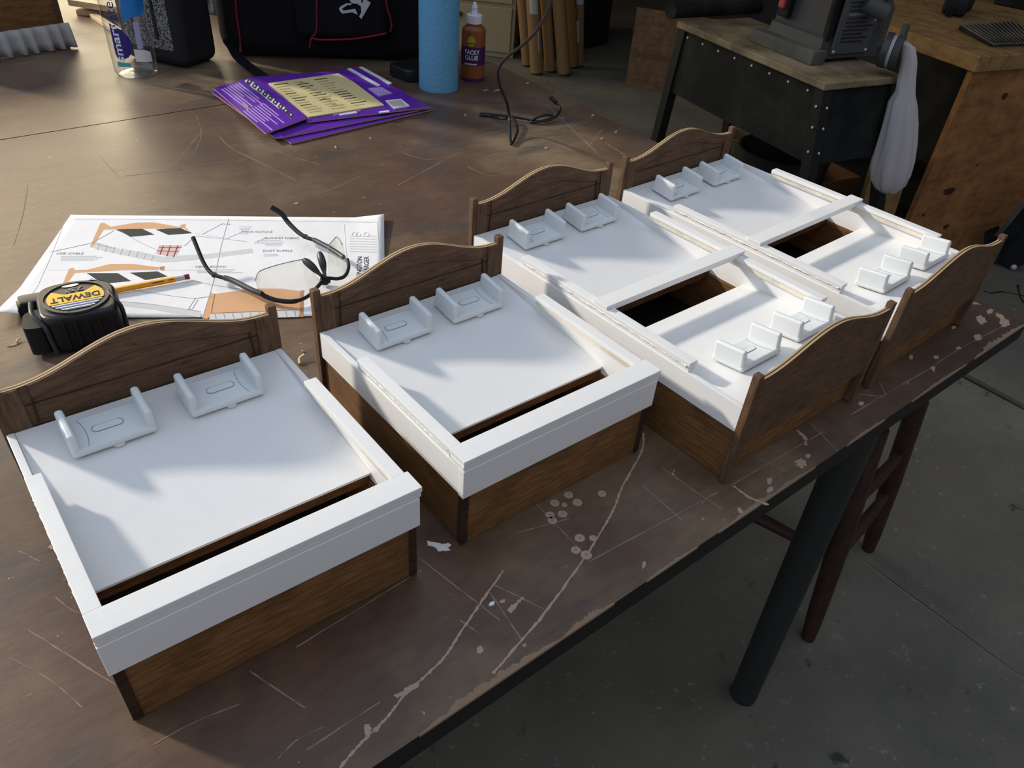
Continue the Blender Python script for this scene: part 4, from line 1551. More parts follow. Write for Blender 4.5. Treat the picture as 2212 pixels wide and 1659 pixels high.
# ------------------------------------------------------------------ backpack
f0, f1 = Vector((0.672, 1.492, 0)), Vector((1.075, 1.268, 0))
fx = (f1 - f0).normalized()
fn = Vector((fx.y, -fx.x, 0))
bp = thing('backpack', 'black backpack with dark red piping and pale grey animal-head emblem behind the cards', 'backpack', tuple(f0), math.atan2(fx.y, fx.x))
BI = bp.matrix_basis.inverted()
Wb = (f1 - f0).length
obj('body', mbox(-0.01, Wb + 0.01, 0.012, 0.22, 0.0, 0.46, bev=0.045, seg=4), 'black_fabric', bp, smooth=50)
obj('front_pocket', mbox(Wb * 0.36, Wb * 0.80, -0.016, 0.05, 0.055, 0.36, bev=0.018, seg=3), 'black_fabric', bp, smooth=50)


def bpf(u, v, off=0.018):
    return BI @ atp(u, v, f0 + fn * off, fn)


for px in ([(684, -30), (684, 30), (683, 68), (672, 84), (669, 104)], [(673, 82), (690, 86), (725, 86), (765, 84), (805, 78), (835, 72)], [(832, -20), (836, 15), (843, 38), (846, 55), (843, 68)]):
    obj('piping', tube(bmesh.new(), spline([bpf(*p) for p in px], 5), 0.0022, 6), 'red_piping', bp, smooth=60)
obj('piping', tube(bmesh.new(), spline([bpf(*p, -0.008) for p in [(508, -10), (512, 40), (518, 80), (520, 112)]], 5), 0.0024, 6), 'red_piping', bp, smooth=60)


def c5(pts):
    return [(640 + 0.14467 * x, 0.14467 * y) for x, y in pts]


for pts in ([(636, 125), (660, 95), (740, 52), (828, 48), (812, 78), (770, 70), (685, 125), (700, 158), (880, 132), (920, 220), (838, 182), (685, 202), (650, 160)],
            [(795, 12), (850, -25), (965, -30), (975, 45), (992, 40), (1000, -5), (1060, 5), (1112, 42), (1000, 235), (970, 282), (938, 246), (972, 180), (965, 95), (900, 50), (850, 54)]):
    P = [bpf(*q, 0.0168) for q in c5(pts)]
    bm = bmesh.new()
    f_ = bm.faces.new([bm.verts.new(p) for p in P])
    r_ = bmesh.ops.extrude_face_region(bm, geom=[f_])
    bmesh.ops.translate(bm, vec=(0, -0.0012, 0), verts=[e for e in r_['geom'] if isinstance(e, bmesh.types.BMVert)])
    bmesh.ops.triangulate(bm, faces=bm.faces)
    obj('emblem', bm, 'emblem_grey', bp)
st = spline([BI @ at(488, 85, .05), BI @ at(512, 120, .02), BI @ at(540, 145, .006), BI @ at(572, 166, .005)], 6)
bm = strip(bmesh.new(), st, 0.028, h=0.002)
obj('strap', bm, 'black_fabric', bp)
bm = strip(bmesh.new(), spline([bpf(835, 70, .012), BI @ at(870, 88, .03), BI @ at(900, 95, .03)], 6), 0.02, h=0.002)
obj('strap', bm, 'black_fabric', bp)

# grey rag between case and backpack
q0 = Vector((0.80, 1.93, 0))
nn_ = facing(q0)
rows = []
for k in range(9):
    v = -75 + k * 15
    wv = 3 * sin(k * 0.9)
    rows.append([atp(428 + j * 8 + wv + (k - 4) * 1.4, v, q0, nn_) + nn_ * 0.012 * sin(j * 2.1 + k) for j in range(6)])
bm = grid(bmesh.new(), rows)
rag = obj('grey_rag', bm, 'grey_rag', smooth=80)
md = rag.modifiers.new('thickness', 'SOLIDIFY')
md.thickness = 0.004
tag(rag, 'crumpled pale grey rag hanging between the black case and the backpack', 'rag')

# ------------------------------------------------------------------ finished dock with a dust ruffle, far left
r1 = Vector((0.410, 1.728, 0))
rdx = Vector((0.974, 0.226, 0)).normalized()
fd = thing('ruffled_dock', 'finished brown wooden dock with grey gathered fabric ruffle at the far left', 'phone charger', tuple(r1), math.atan2(rdx.y, rdx.x))
obj('end_board', mbox(-0.30, -0.008, 0.004, 0.012, 0.004, 0.16), 'walnut_front', fd)
obj('post', mbox(-0.010, 0.0, 0.0, 0.012, 0.0, 0.17, bev=0.0006, seg=1), 'walnut_stain', fd)
obj('side_board', mbox(-0.010, -0.004, 0.012, 0.38, 0.004, 0.12), 'walnut_stain', fd)
obj('top_board', mbox(-0.30, -0.004, 0.012, 0.38, 0.112, 0.12), 'white_paint', fd)
rows = []
for z, am in ((0.050, 0.3), (0.035, 0.7), (0.018, 1.0), (0.0022, 1.25)):
    rows.append([Vector((-0.30 + 0.305 * k / 90, -0.006 - 0.008 * am + 0.007 * am * sin(k * 0.75 + 0.5 * sin(k * 0.31)), z)) for k in range(91)])
o = obj('dust_ruffle', grid(bmesh.new(), rows), 'ruffle_cloth', fd, smooth=80)
md = o.modifiers.new('thickness', 'SOLIDIFY')
md.thickness = 0.001

# pine offcuts behind the bottle
for i, (a, b, wd, th, z, lab) in enumerate((((148, 12), (236, 26), 0.07, 0.014, 0.020, 'upper pale pine board offcut resting on another behind the bottle'),
                                            ((165, 30), (252, 34), 0.05, 0.012, 0.004, 'lower pale pine board offcut under the upper one'),
                                            ((195, 36), (240, 66), 0.018, 0.010, 0.004, 'narrow pale pine stick pointing at the bottle'))):
    p, q = at(*a, z), at(*b, z)
    d = (q - p).normalized()
    o = obj('pine_offcut', mbox(0, (q - p).length + 0.03, 0, wd, 0, th, bev=0.0006, seg=1), 'scrap_pine', loc=(p.x, p.y, z if i == 0 else 0.0005), rot=(0, 0, math.atan2(d.y, d.x)))
    tag(o, lab, 'wood offcut', 'pine offcuts by the bottle')

# wood chips on the table
rch = random.Random(11)
for u, v, s, lab in ((650, 781, 1.3, 'curled pale wood chip between the first two docks'), (655, 760, .4, 'tiny wood crumb just behind the curled wood chip'), (40, 738, .7, 'wood crumb on the table left of the tape measure'),
                     (725, 320, .6, 'small wood crumb in front of the purple cards'), (800, 300, .5, 'small wood crumb right of the purple cards\' front corner'), (1005, 250, .5, 'small wood crumb left of the black cable loop'),
                     (870, 600, .4, 'tiny wood crumb right of the plan sheet'), (530, 545, .001, '')):
    if not lab:
        continue
    p = at(u, v)
    bm = bmesh.new()
    pts = [(rch.uniform(-.006, .006) * s, rch.uniform(-.003, .003) * s, 0) for _ in range(3)]
    tube(bm, spline([Vector((-.005 * s, -.002 * s, .0012 * s)), Vector((0, .001 * s, .003 * s)), Vector((.005 * s, -.001 * s, .0045 * s))], 4), [.0012 * s + .0003] * 9, 5)
    o = obj('wood_chip', bm, 'chip', loc=(p.x, p.y, 0.0), rot=(0, 0, rch.uniform(0, 3)))
    tag(o, lab, 'wood chip', 'wood chips on the table')

# ------------------------------------------------------------------ wooden stool under the table edge
so = thing('wooden_stool', 'dark turned-leg wooden stool standing under the table corner', 'stool', (1.23, 0.1, FZ))
SI = so.matrix_basis.inverted()
fA, fB = at(1745, 1378, FZ), at(1875, 1186, FZ)
tA = atp(1897, 925, fA + Vector((0.06, 0.06, 0)), facing(fA))
tB = atp(1985, 865, fB + Vector((-0.03, 0.06, 0)), facing(fB))
if tA.z > -0.06:
    tA = fA.lerp(tA, (-0.06 - fA.z) / (tA.z - fA.z))
if tB.z > -0.06:
    tB = fB.lerp(tB, (-0.06 - fB.z) / (tB.z - fB.z))
back = Vector((-0.10, 0.34, 0))
legs = [(fA, tA), (fB, tB), (fA + back, tA + back * 0.75), (fB + back, tB + back * 0.75)]
for f_, t_ in legs:
    obj('leg', tube(bmesh.new(), [SI @ f_, SI @ f_.lerp(t_, .12), SI @ f_.lerp(t_, .5), SI @ t_], [.013, .016, .019, .018], 14), 'stool_wood', so, smooth=50)


def rung(i, j, h, r=.011):
    a = legs[i][0].lerp(legs[i][1], h)
    b = legs[j][0].lerp(legs[j][1], h + 0.02)
    obj('rung', tube(bmesh.new(), [SI @ a, SI @ a.lerp(b, .25), SI @ a.lerp(b, .5), SI @ a.lerp(b, .75), SI @ b], [r * .75, r * .95, r * 1.15, r * .95, r * .75], 12), 'stool_wood', so, smooth=50)


rung(0, 1, .40)
rung(0, 1, .66)
rung(0, 2, .42)
rung(1, 3, .50)
cs = (tA + tB + legs[2][1] + legs[3][1]) / 4
obj('seat', lathe(bmesh.new(), [(0, -0.012), (0.14, -0.012), (0.15, 0.0), (0.15, 0.012), (0.14, 0.018), (0, 0.014)], 40, SI @ Vector((cs.x, cs.y, -0.062))), 'stool_wood', so, smooth=50)

# ------------------------------------------------------------------ saw stand
N_, L_, R_s = at(1785, 177, 0.0), at(1475, 47, 0.0), at(1928, 157, 0.0)
e1 = (L_ - N_)
e2 = (R_s - N_)
e2 = e2 - e1.normalized() * e2.dot(e1.normalized())
st_ = thing('machine_stand', 'black sheet metal machine stand with dusty board top behind the docks', 'stand', (N_.x, N_.y, FZ), math.atan2(e2.y, e2.x))
SL, SW = e1.length, e2.length
HZ = -FZ
obj('top_board', mbox(-0.012, SW + 0.012, -0.012, SL + 0.012, HZ - 0.018, HZ, bev=0.002, seg=1), 'sawdust_top', st_)
tops = [Vector((0, 0, HZ - 0.018)), Vector((SW, 0, HZ - 0.018)), Vector((SW, SL, HZ - 0.018)), Vector((0, SL, HZ - 0.018))]
feet = [Vector((-0.01, -0.13, 0)), Vector((SW + 0.11, -0.13, 0)), Vector((SW + 0.11, SL + 0.06, 0)), Vector((-0.01, SL + 0.06, 0))]
mids = [a.lerp(b, 0.27) for a, b in zip(tops, feet)]
ctr = sum(tops, Vector()) / 4
for i in range(4):
    j = (i + 1) % 4
    nrm = (tops[j] - tops[i]).cross(Vector((0, 0, 1))).normalized()
    obj('skirt_panel', prism(bmesh.new(), [tops[i], tops[j], mids[j], mids[i]], -nrm * 0.003), 'dusty_black', st_)
for a, b in zip(tops, feet):
    d = Vector((1 if a.x == 0 else -1, 1 if a.y == 0 else -1, 0))
    o = d * 0.006
    q = [a - o, a - o + Vector((d.x * 0.032, 0, 0)), a - o + Vector((d.x * 0.032, d.y * 0.032, 0)), a - o + Vector((0, d.y * 0.032, 0))]
    obj('leg', prism(bmesh.new(), q, b - a), 'black_metal', st_)
for k in range(8):
    y = 0.05 + (SL - 0.09) * k / 7
    obj('screw', lathe(bmesh.new(), [(0, 0), (0.004, 0), (0.003, 0.002), (0, 0.0025)], 10), 'screw_head', st_, loc=(-0.001, y, HZ - 0.035), rot=(0, -pi / 2, 0))
for z in (HZ - 0.06, HZ - 0.11, HZ - 0.17):
    obj('screw', lathe(bmesh.new(), [(0, 0), (0.004, 0), (0.003, 0.002), (0, 0.0025)], 10), 'screw_head', st_, loc=(-0.009, -0.19 * (HZ - z) + 0.012, z), rot=(0, -pi / 2, 0))
    obj('screw', lathe(bmesh.new(), [(0, 0), (0.004, 0), (0.003, 0.002), (0, 0.0025)], 10), 'screw_head', st_, loc=(0.012, -0.19 * (HZ - z) - 0.006, z), rot=(pi / 2, 0, 0))

# the bench machine on the stand
sm = thing('bench_saw', 'dusty grey cast bench machine with spec plate standing on the black stand', 'machine', (N_.x, N_.y, 0.0), math.atan2(e2.y, e2.x))
MI = sm.matrix_basis.inverted()


def ml(u, v, z):
    return MI @ at(u, v, z)


q = [ml(1632, 88, 0.0), ml(1750, 143, 0.0), ml(1778, 128, 0.0)]
x0m, y0m = q[1].x, q[1].y
y1m = q[0].y
obj('base_foot', mbox(x0m, x0m + 0.05, y0m, y1m, 0.0, 0.035, bev=0.004), 'cast_grey', sm, smooth=40)
bm = loft(bmesh.new(), [[Vector((x, y, z)) for x, y in ((x0m + 0.03 + dx, y0m + 0.01 + dx), (x0m + 0.25, y0m + 0.01 + dx), (x0m + 0.25, y1m - 0.03), (x0m + 0.03 + dx, y1m - 0.03))] for z, dx in ((0.012, 0.0), (0.06, 0.01), (0.065, 0.02), (0.26, 0.03))])
obj('housing', bm, 'machine_grey', sm)
obj('corner_bar', mbox(x0m + 0.048, x0m + 0.068, y0m + 0.018, y0m + 0.036, 0.05, 0.26, bev=0.003), 'dusty_black', sm)
fpl = y0m + 0.006
obj('spec_plate', mbox(x0m + 0.070, x0m + 0.205, fpl, fpl + 0.008, 0.022, 0.19, bev=0.002, seg=1), 'plate_grey', sm)
for k in range(13):
    z = 0.165 - k * 0.0095
    x = x0m + 0.086 + random.uniform(0, 0.008)
    obj('plate_text', mbox(x, x + random.uniform(0.07, 0.105), fpl - 0.0008, fpl, z, z + 0.0045), 'plate_text_light' if k in (0, 5) else 'plate_text', sm)
for x, z in ((x0m + 0.077, 0.183), (x0m + 0.198, 0.183), (x0m + 0.077, 0.030), (x0m + 0.198, 0.030), (x0m + 0.198, 0.105)):
    obj('plate_screw', lathe(bmesh.new(), [(0, 0), (0.0045, 0), (0.0035, 0.002), (0, 0.003)], 10), 'screw_head', sm, loc=(x, fpl, z), rot=(pi / 2, 0, 0))
obj('table_plate', mbox(x0m - 0.03, x0m + 0.30, y0m - 0.02, y1m + 0.02, 0.262, 0.28, bev=0.003), 'cast_grey', sm, smooth=40)
ps = MI @ atp(1720, 5, at(1700, 100, 0.0), facing(at(1700, 100, 0)))
ps.x = x0m + 0.036
obj('switch_body', mbox(ps.x - 0.004, ps.x + 0.02, ps.y - 0.022, ps.y + 0.022, ps.z - 0.035, ps.z + 0.025, bev=0.006), 'black_plastic', sm, smooth=40)
obj('switch_paddle', mbox(ps.x - 0.014, ps.x, ps.y - 0.011, ps.y + 0.011, ps.z - 0.012, ps.z + 0.03, bev=0.004), 'machine_red', sm, smooth=40)
obj('red_cover', mbox(x0m + 0.10, x0m + 0.235, y0m + 0.02, y0m + 0.16, 0.281, 0.31, bev=0.01), 'machine_red', sm, smooth=40)
# dust chute and port on the right
pch = MI @ atp(1893, 95, R_s, facing(R_s))
bm = loft(bmesh.new(), [[Vector((x0m + 0.25, y0m + 0.03, 0.03)), Vector((x0m + 0.25, y0m + 0.16, 0.03)), Vector((x0m + 0.25, y0m + 0.16, 0.17)), Vector((x0m + 0.25, y0m + 0.03, 0.17))],
                        [Vector((x0m + 0.315, y0m + 0.05, 0.02)), Vector((x0m + 0.315, y0m + 0.13, 0.02)), Vector((x0m + 0.315, y0m + 0.13, 0.115)), Vector((x0m + 0.315, y0m + 0.05, 0.115))]])
obj('dust_chute', bm, 'cast_grey', sm)
pp_ = MI @ atp(1912, 28, R_s + Vector((0.0, 0.06, 0)), facing(R_s))
bm = tube(bmesh.new(), [Vector((pp_.x - 0.05, pp_.y + 0.03, pp_.z + 0.02)), Vector((pp_.x, pp_.y, pp_.z))], [0.020, 0.022], 20)
obj('side_port', bm, 'plate_grey', sm, smooth=40)
bm = tube(bmesh.new(), [Vector((pp_.x, pp_.y, pp_.z)), Vector((pp_.x + 0.0015, pp_.y - 0.001, pp_.z - 0.0006))], [0.018, 0.017], 20)
obj('port_opening', bm, 'dusty_black', sm)
# pipe lying across the back of the stand
pa_, pb_ = at(1449, 24, 0.03), at(1640, 14, 0.03)
o = obj('iron_pipe', tube(bmesh.new(), [Vector((0, 0, 0)), Vector((0.02, 0, 0)), (pb_ - pa_)], [0.022, 0.022, 0.020], 18), 'dusty_black', loc=pa_, smooth=40)
tag(o, 'dark round pipe lying across the back of the dusty stand top', 'pipe')

# dust bag hanging on the machine
bq = R_s + Vector((0.025, -0.20, 0))
bn = facing(bq)
bs = Vector((-bn.y, bn.x, 0))
db = thing('dust_bag', 'pale grey cloth dust bag hanging from the machine port', 'bag', (bq.x, bq.y, -0.45))
DI = db.matrix_basis.inverted()
sections = []
seq = [(1951, 88, 11), (1962, 100, 17), (1964, 130, 19), (1960, 165, 20), (1956, 200, 22), (1950, 225, 32), (1946, 260, 37), (1940, 300, 41), (1932, 340, 44), (1925, 370, 44), (1919, 395, 38), (1915, 410, 26), (1913, 417, 12)]
NS = 48
for i, (u, v, hw) in enumerate(seq):
    c_ = atp(u, v, bq, bn)
    e_ = (atp(u + hw, v, bq, bn) - c_).length
    ring = []
    for k in range(NS):
        a = 2 * pi * k / NS
        wob = 1 + (0.10 * sin(6 * a + i * 0.35) + 0.05 * sin(11 * a - i * 0.6)) * min(1.0, 0.25 + i / len(seq)) * (1.0 if i > 2 else 0.2)
        ring.append(DI @ (c_ + bs * e_ * cos(a) * wob + bn * e_ * 0.62 * sin(a) * wob))
    sections.append(ring)
obj('cloth', loft(bmesh.new(), sections), 'bag_cloth', db, smooth=70)
cr = atp(1924, 110, bq, bn)
for k, off in enumerate((-0.012, 0.016)):
    p = cr + bs * off
    bm = tube(bmesh.new(), [DI @ (p - bs * 0.008), DI @ (p + bs * 0.008)], 0.042, 24)
    obj('clamp_ring', bm, 'machine_grey' if k else 'dark_grey', db, smooth=40)
obj('clamp_gap', tube(bmesh.new(), [DI @ (cr + bs * 0.001 - bs * 0.004), DI @ (cr + bs * 0.006)], 0.038, 24), 'bag_cloth', db, smooth=40)
obj('clamp_screw', mbox(-0.008, 0.008, -0.006, 0.006, 0, 0.025), 'plate_grey', db, loc=DI @ (cr + bs * 0.016 + Vector((0, 0, 0.04))))

# ------------------------------------------------------------------ things under and around the stand
pb0 = at(1694, 335, -0.36)
bk = thing('black_bucket', 'black bucket with pale label under the machine stand', 'bucket', (pb0.x, pb0.y, FZ))
hz = -0.34 - FZ
obj('pail', lathe(bmesh.new(), [(0, 0), (0.125, 0), (0.15, hz - 0.01), (0.155, hz), (0.147, hz), (0.12, 0.01), (0, 0.01)], 36), 'black_plastic', bk, smooth=50)
ld = facing(pb0)
lc = math.atan2(ld.y, ld.x)
rows = [[Vector(((0.148 + 0.0015) * cos(lc + 0.35 - a * 0.07), (0.148 + 0.0015) * sin(lc + 0.35 - a * 0.07), z)) for a in range(9)] for z in (hz - 0.075, hz - 0.035)]
obj('label', grid(bmesh.new(), rows), 'tan_pail', bk)
pb1 = at(1600, 292, -0.42)
tb = obj('tan_pail', lathe(bmesh.new(), [(0, 0), (0.06, 0), (0.07, 0.27), (0.074, 0.28), (0.066, 0.28), (0.055, 0.01), (0, 0.01)], 32), 'tan_pail', loc=(pb1.x, pb1.y, FZ), smooth=50)
tag(tb, 'plain tan pail standing left of the black bucket', 'bucket')
pcx = Vector((2.60, 0.97, 0))
cx_ = thing('cardboard_carton', 'open brown cardboard carton on the floor under the machine stand', 'carton', (pcx.x, pcx.y, FZ), math.atan2(e2.y, e2.x))
for a in ((-0.09, 0.09, -0.004, 0.0), (-0.09, 0.09, 0.2, 0.204), (-0.09, -0.086, 0.0, 0.2), (0.086, 0.09, 0.0, 0.2)):
    obj('wall', mbox(a[0], a[1], a[2], a[3], 0.0, 0.24), 'carton', cx_)
obj('bottom', mbox(-0.086, 0.086, 0, 0.2, 0, 0.004), 'carton', cx_)
pf = Vector((2.34, 0.80, 0))
rf = random.Random(9)
rows = []
for j in range(16):
    rows.append([Vector((pf.x - 0.10 + 0.0125 * i, pf.y - 0.10 + 0.011 * j, FZ + 0.004 + 0.24 * sin(pi * i / 16) * sin(pi * j / 15) * (0.5 + 0.5 * rf.random()))) for i in range(17)])
o = obj('plastic_film', grid(bmesh.new(), rows), 'film_red', smooth=20)
md = o.modifiers.new('thickness', 'SOLIDIFY')
md.thickness = 0.002
tag(o, 'crumpled reddish brown plastic film on the floor in front of the carton', 'plastic film')

# ------------------------------------------------------------------ workbench at the right
K = at(2118, 119, 0.0)
d2 = Vector((0.972, -0.235, 0)).normalized()
d1 = Vector((0.235, 0.972, 0))
wb = thing('workbench', 'wooden workbench with knotty plywood end panel at the right', 'workbench', (K.x, K.y, FZ), math.atan2(d2.y, d2.x))
obj('bench_top', mbox(-0.015, 1.3, -0.015, 0.85, HZ - 0.045, HZ, bev=0.002, seg=1), 'bench_top', wb)
pnl = obj('end_panel', mbox(0.0, 1.25, 0.0, 0.02, 0.0, HZ - 0.045), 'bench_ply', wb)
obj('leg', mbox(0.02, 0.11, 0.74, 0.83, 0, HZ - 0.045), 'stool_wood', wb)
obj('back_panel', mbox(0.60, 0.62, 0.02, 0.83, 0.0, HZ - 0.045), 'dusty_black', wb)
obj('lower_shelf', mbox(0.02, 0.6, 0.03, 0.73, 0.12, 0.14), 'dusty_black', wb)
WI = wb.matrix_basis.inverted()
fnr = -d1
for u, v, r, sq in ((2170, 208, .012, .9), (2050, 413, .028, .45), (2043, 490, .014, .7), (2110, 357, .005, .7), (1995, 464, .008, .8)):
    p = atp(u, v, K, fnr)
    pts = []
    for k in range(14):
        a = 2 * pi * k / 14
        pts.append(WI @ (p + d2 * r * cos(a) * (1 + 0.15 * sin(3 * a)) + Vector((0, 0, r * sq * sin(a)))) + Vector((0, -0.0002, 0)))
    obj('knot', prism(bmesh.new(), pts, (0, -0.0006, 0)), 'dark_strip', pnl)
    for ch in pnl.children:
        pass
# short board leaning beside the bench end
lb = [at(1912, 470, FZ), at(1995, 470, FZ)]
zb1 = 0.36
o = obj('leaning_board', mbox(0, 0.17, 0, 0.018, 0, 0.40, bev=0.001, seg=1), 'bench_top', loc=(K.x - 0.19, K.y + 0.07, FZ + 0.004), rot=(-0.10, 0, math.atan2(d2.y, d2.x)))
tag(o, 'short pale board leaning beside the plywood bench end', 'board')

# tools on the bench
for i, (u, v, s, lab) in enumerate(((2055, 25, 1.0, 'black clamp lying on the workbench top'),)):
    p = at(u, v, 0.0)
    t = thing('clamp_tool', lab, 'clamp', (p.x, p.y, 0.0), 0.4)
    obj('bar', mbox(-0.14, 0.10, -0.012, 0.012, 0.004, 0.03, bev=0.004), 'dusty_black', t)
    obj('jaw', mbox(-0.10, -0.06, -0.05, 0.03, 0.004, 0.06, bev=0.01), 'black_metal', t, smooth=40)
    obj('jaw', mbox(0.02, 0.07, -0.06, 0.03, 0.004, 0.05, bev=0.01), 'black_metal', t, smooth=40)
    obj('handle', tube(bmesh.new(), [Vector((0.07, -0.02, 0.03)), Vector((0.18, -0.06, 0.045))], [0.016, 0.02], 12), 'black_metal', t, smooth=40)
pj = at(2165, 12, 0.0) + Vector((0.08, -0.03, 0))
t = thing('tool_pile', 'dark greasy machine part on the workbench beside the clamp', 'machine part', (pj.x, pj.y, 0.0), 0.2)
obj('block', mbox(-0.09, 0.11, -0.05, 0.08, 0.0, 0.07, bev=0.012), 'dusty_black', t, smooth=40)
obj('drum', lathe(bmesh.new(), [(0, 0.0), (0.05, 0.0), (0.055, 0.06), (0.02, 0.09), (0, 0.09)], 24, (0.15, 0.03, 0)), 'black_metal', t, smooth=40)
pg = [at(2070, 62, 0.004), at(2140, 98, 0.004), at(2235, 95, 0.004), at(2190, 52, 0.004)]
c_ = sum(pg, Vector()) / 4
t = thing('nail_strip', 'strip of dark collated nails lying at the corner of the workbench top', 'nails', (c_.x, c_.y, 0.0))
I_ = t.matrix_basis.inverted()
obj('pad', prism(bmesh.new(), [I_ @ Vector((p.x, p.y, 0.0005)) for p in pg], (0, 0, 0.012)), 'dusty_black', t)
for k in range(14):
    a = pg[1].lerp(pg[2], k / 13)
    b = pg[0].lerp(pg[3], k / 13)
    obj('nail', tube(bmesh.new(), [I_ @ (a - (b - a).normalized() * 0.02 + Vector((0, 0, .006))), I_ @ (b + Vector((0, 0, .014)))], 0.0028, 6), 'cast_grey', t)

# dark folded stand at the right edge
tp_ = at(2186, 584, FZ)
tn = facing(tp_)
fs = thing('folding_stand', 'black steel folding stand with a grey rail leaning at the right edge', 'stand', (tp_.x, tp_.y, FZ))
FI = fs.matrix_basis.inverted()


def fq(x, y, off=0.0):
    u, v = 1880 + 0.2652 * x, 200 + 0.2652 * y
    return FI @ (atp(u, v, tp_, tn) + tn * off)


obj('plate', prism(bmesh.new(), [fq(1030, 1372), fq(1150, 1445), fq(1420, 1330), fq(1420, 850), fq(1252, 1075)], FI.to_3x3() @ (-tn * 0.04)), 'black_metal', fs)
obj('beam', prism(bmesh.new(), [fq(1050, 1165, .03), fq(1010, 1380, .03), fq(1420, 870, .03), fq(1420, 690, .03)], FI.to_3x3() @ (-tn * 0.03)), 'dusty_black', fs)
obj('rail', prism(bmesh.new(), [fq(1030, 1130, .045), fq(1068, 1150, .045), fq(1420, 720, .045), fq(1400, 690, .045)], FI.to_3x3() @ (-tn * 0.015)), 'cast_grey', fs)
obj('hinge_block', prism(bmesh.new(), [fq(940, 1130, .02), fq(1040, 1090, .02), fq(1070, 1180, .02), fq(1010, 1270, .02), fq(930, 1240, .02)], FI.to_3x3() @ (-tn * 0.03)), 'dusty_black', fs)
p_ = fq(1170, 1420, .003)
obj('bolt', lathe(bmesh.new(), [(0, 0), (0.011, 0), (0.009, 0.005), (0, 0.007)], 14), 'screw_head', fs, loc=p_, rot=(pi / 2, 0, math.atan2(tn.y, tn.x) + pi / 2))

# ------------------------------------------------------------------ background left of the stand
# cream drawer cabinet
ck = at(1098, 148, FZ)
cl = at(1044, 142, FZ)
cdx = (ck - cl).normalized()
cbx = thing('drawer_cabinet', 'cream metal drawer cabinet standing behind the table', 'cabinet', tuple(Vector((ck.x, ck.y, FZ)) + Vector((-cdx.y, cdx.x, 0)) * 0.20), math.atan2(cdx.y, cdx.x))
obj('body', mbox(-0.75, 0.0, 0.0, 0.45, 0.0, 1.15, bev=0.004), 'cabinet_cream', cbx)
for z0, z1 in ((0.03, 0.26), (0.28, 0.545), (0.565, 0.83), (0.85, 1.12)):
    d_o = obj('drawer', mbox(-0.73, -0.02, -0.012, 0.0, z0, z1, bev=0.003), 'cabinet_cream', cbx)
    obj('handle', mbox(-0.46, -0.30, -0.03, -0.012, z1 - 0.06, z1 - 0.04, bev=0.003), 'cabinet_gap', d_o)
# black slab added to darken the gap beside it
o = obj('dark_gap_fill', mbox(0, 0.16, 0, 0.03, 0, 1.2), 'black_metal', loc=tuple(Vector((ck.x, ck.y, FZ)) + cdx * 0.06 + Vector((-cdx.y, cdx.x, 0)) * 0.34), rot=(0, 0, math.atan2(cdx.y, cdx.x)))
tag(o, 'narrow black slab added to darken the gap between the cream cabinet and the cardboard tubes', 'panel')
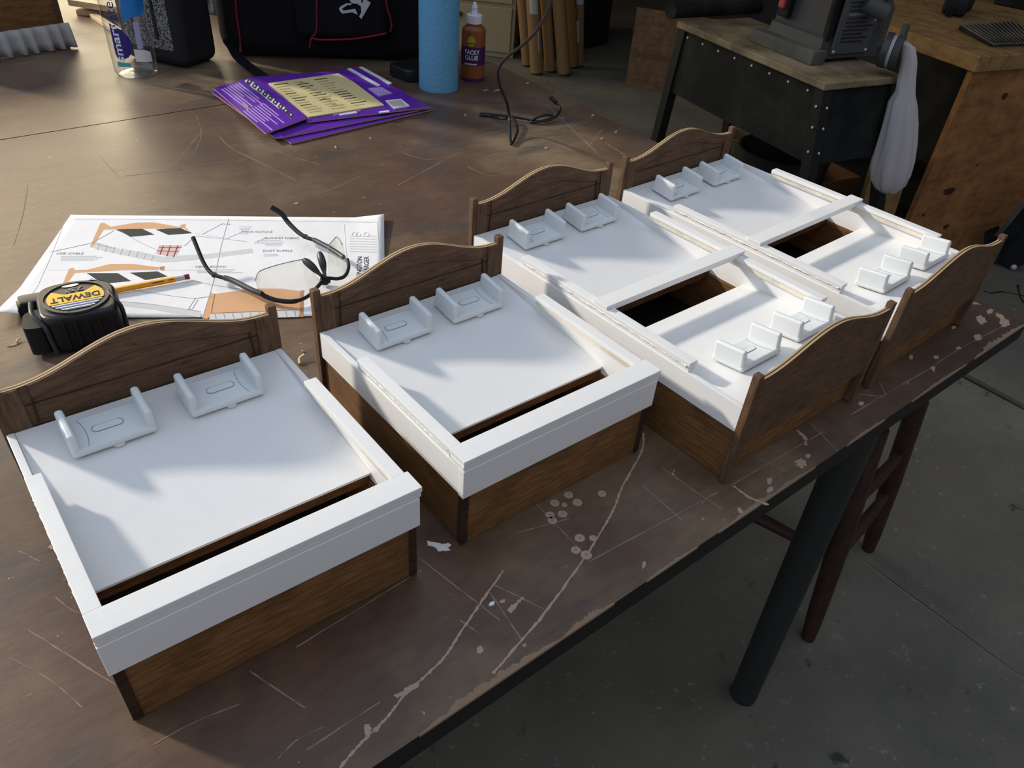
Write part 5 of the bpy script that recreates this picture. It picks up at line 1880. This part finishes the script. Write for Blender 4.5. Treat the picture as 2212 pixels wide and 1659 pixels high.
# cardboard tubes
tubes = [(1139, 146, 1128, 12, 'leftmost brown cardboard tube, partly behind the white-taped one', 0), (1159, 164, 1150, 14, 'brown cardboard tube with a long white paper strip', 1), (1188, 159, 1178, 12, 'plain brown cardboard tube left of the widest one', 0),
         (1218, 166, 1206, 14, 'foremost widest brown cardboard tube', 0), (1238, 150, 1230, 10, 'thin brown cardboard tube behind the widest one', 0), (1251, 147, 1252, 9, 'rightmost brown cardboard tube with white tape', 2)]
for u, v, ut, rpx, lab, tape in tubes:
    b = at(u, v, FZ)
    nrm = facing(b)
    tpt = atp(ut, 0, b, nrm)
    L = (tpt - b)
    r = (atp(u + rpx, v, b, nrm) - b).length
    b = b - nrm * r
    t = thing('cardboard_tube', lab, 'tube', tuple(b), 0, 'cardboard tubes standing on the floor')
    ln = L * (0.95 / L.z)
    obj('wall', tube(bmesh.new(), [Vector((0, 0, 0.012)), ln], r, 22), 'kraft', t, smooth=40)
    obj('end_cap', tube(bmesh.new(), [Vector((0, 0, 0.0)), L.normalized() * 0.014], r * 0.94, 22), 'kraft_dark', t, smooth=40)
    s_ = Vector((-nrm.y, nrm.x, 0))
    ld_ = ln.normalized()

    def patch(z0, z1, a0, a1):
        rows = []
        for zz in (z0, z1):
            cpt = ln * (zz / ln.z)
            rows.append([cpt + (nrm * cos(a0 + (a1 - a0) * k / 6) + s_ * sin(a0 + (a1 - a0) * k / 6)) * (r + 0.001) for k in range(7)])
        return grid(bmesh.new(), rows)
    if tape == 1:
        obj('white_strip', patch(0.30, 0.85, -0.5, 0.75), 'tape_white', t)
        obj('white_sticker', patch(0.12, 0.22, 0.5, 1.2), 'tape_white', t)
    if tape == 2:
        obj('white_strip', patch(0.32, 0.85, -0.9, 1.0), 'tape_white', t)
        obj('white_sticker', patch(0.13, 0.24, -0.9, -0.1), 'tape_white', t)
# black cabinet behind the tubes
kb = at(1262, 106, FZ)
kb2 = at(1325, 93, FZ)
kd = (kb2 - kb).normalized()
bcb = thing('black_cabinet', 'black steel cabinet in the dark behind the cardboard tubes', 'cabinet', (kb.x, kb.y, FZ), math.atan2(kd.y, kd.x))
obj('body', mbox(-0.10, 0.22, 0.0, 0.5, 0.0, 1.1, bev=0.005), 'black_metal', bcb)
obj('door', mbox(-0.08, 0.20, -0.012, 0.0, 0.06, 1.06, bev=0.003), 'black_metal', bcb)
obj('door_handle', mbox(0.10, 0.13, -0.03, -0.012, 0.42, 0.445), 'dark_grey', bcb)
# old board leaning against things
ob0, ob1 = at(1350, 186, FZ), at(1452, 205, FZ)
od = (ob1 - ob0).normalized()
z_t = atp(1378, 16, ob0, Vector((-od.y, od.x, 0))).z
o = thing('old_board', 'old stained plywood board standing on edge on the floor behind the stand', 'board', (ob0.x, ob0.y, FZ), math.atan2(od.y, od.x))
obj('sheet', mbox(0, 0.42, 0, 0.018, 0, z_t - FZ, bev=0.001, seg=1), 'old_board', o)
obj('dark_band', mbox(0.02, 0.40, -0.0008, 0, 0.40 * (z_t - FZ), 0.47 * (z_t - FZ)), 'carton', o)
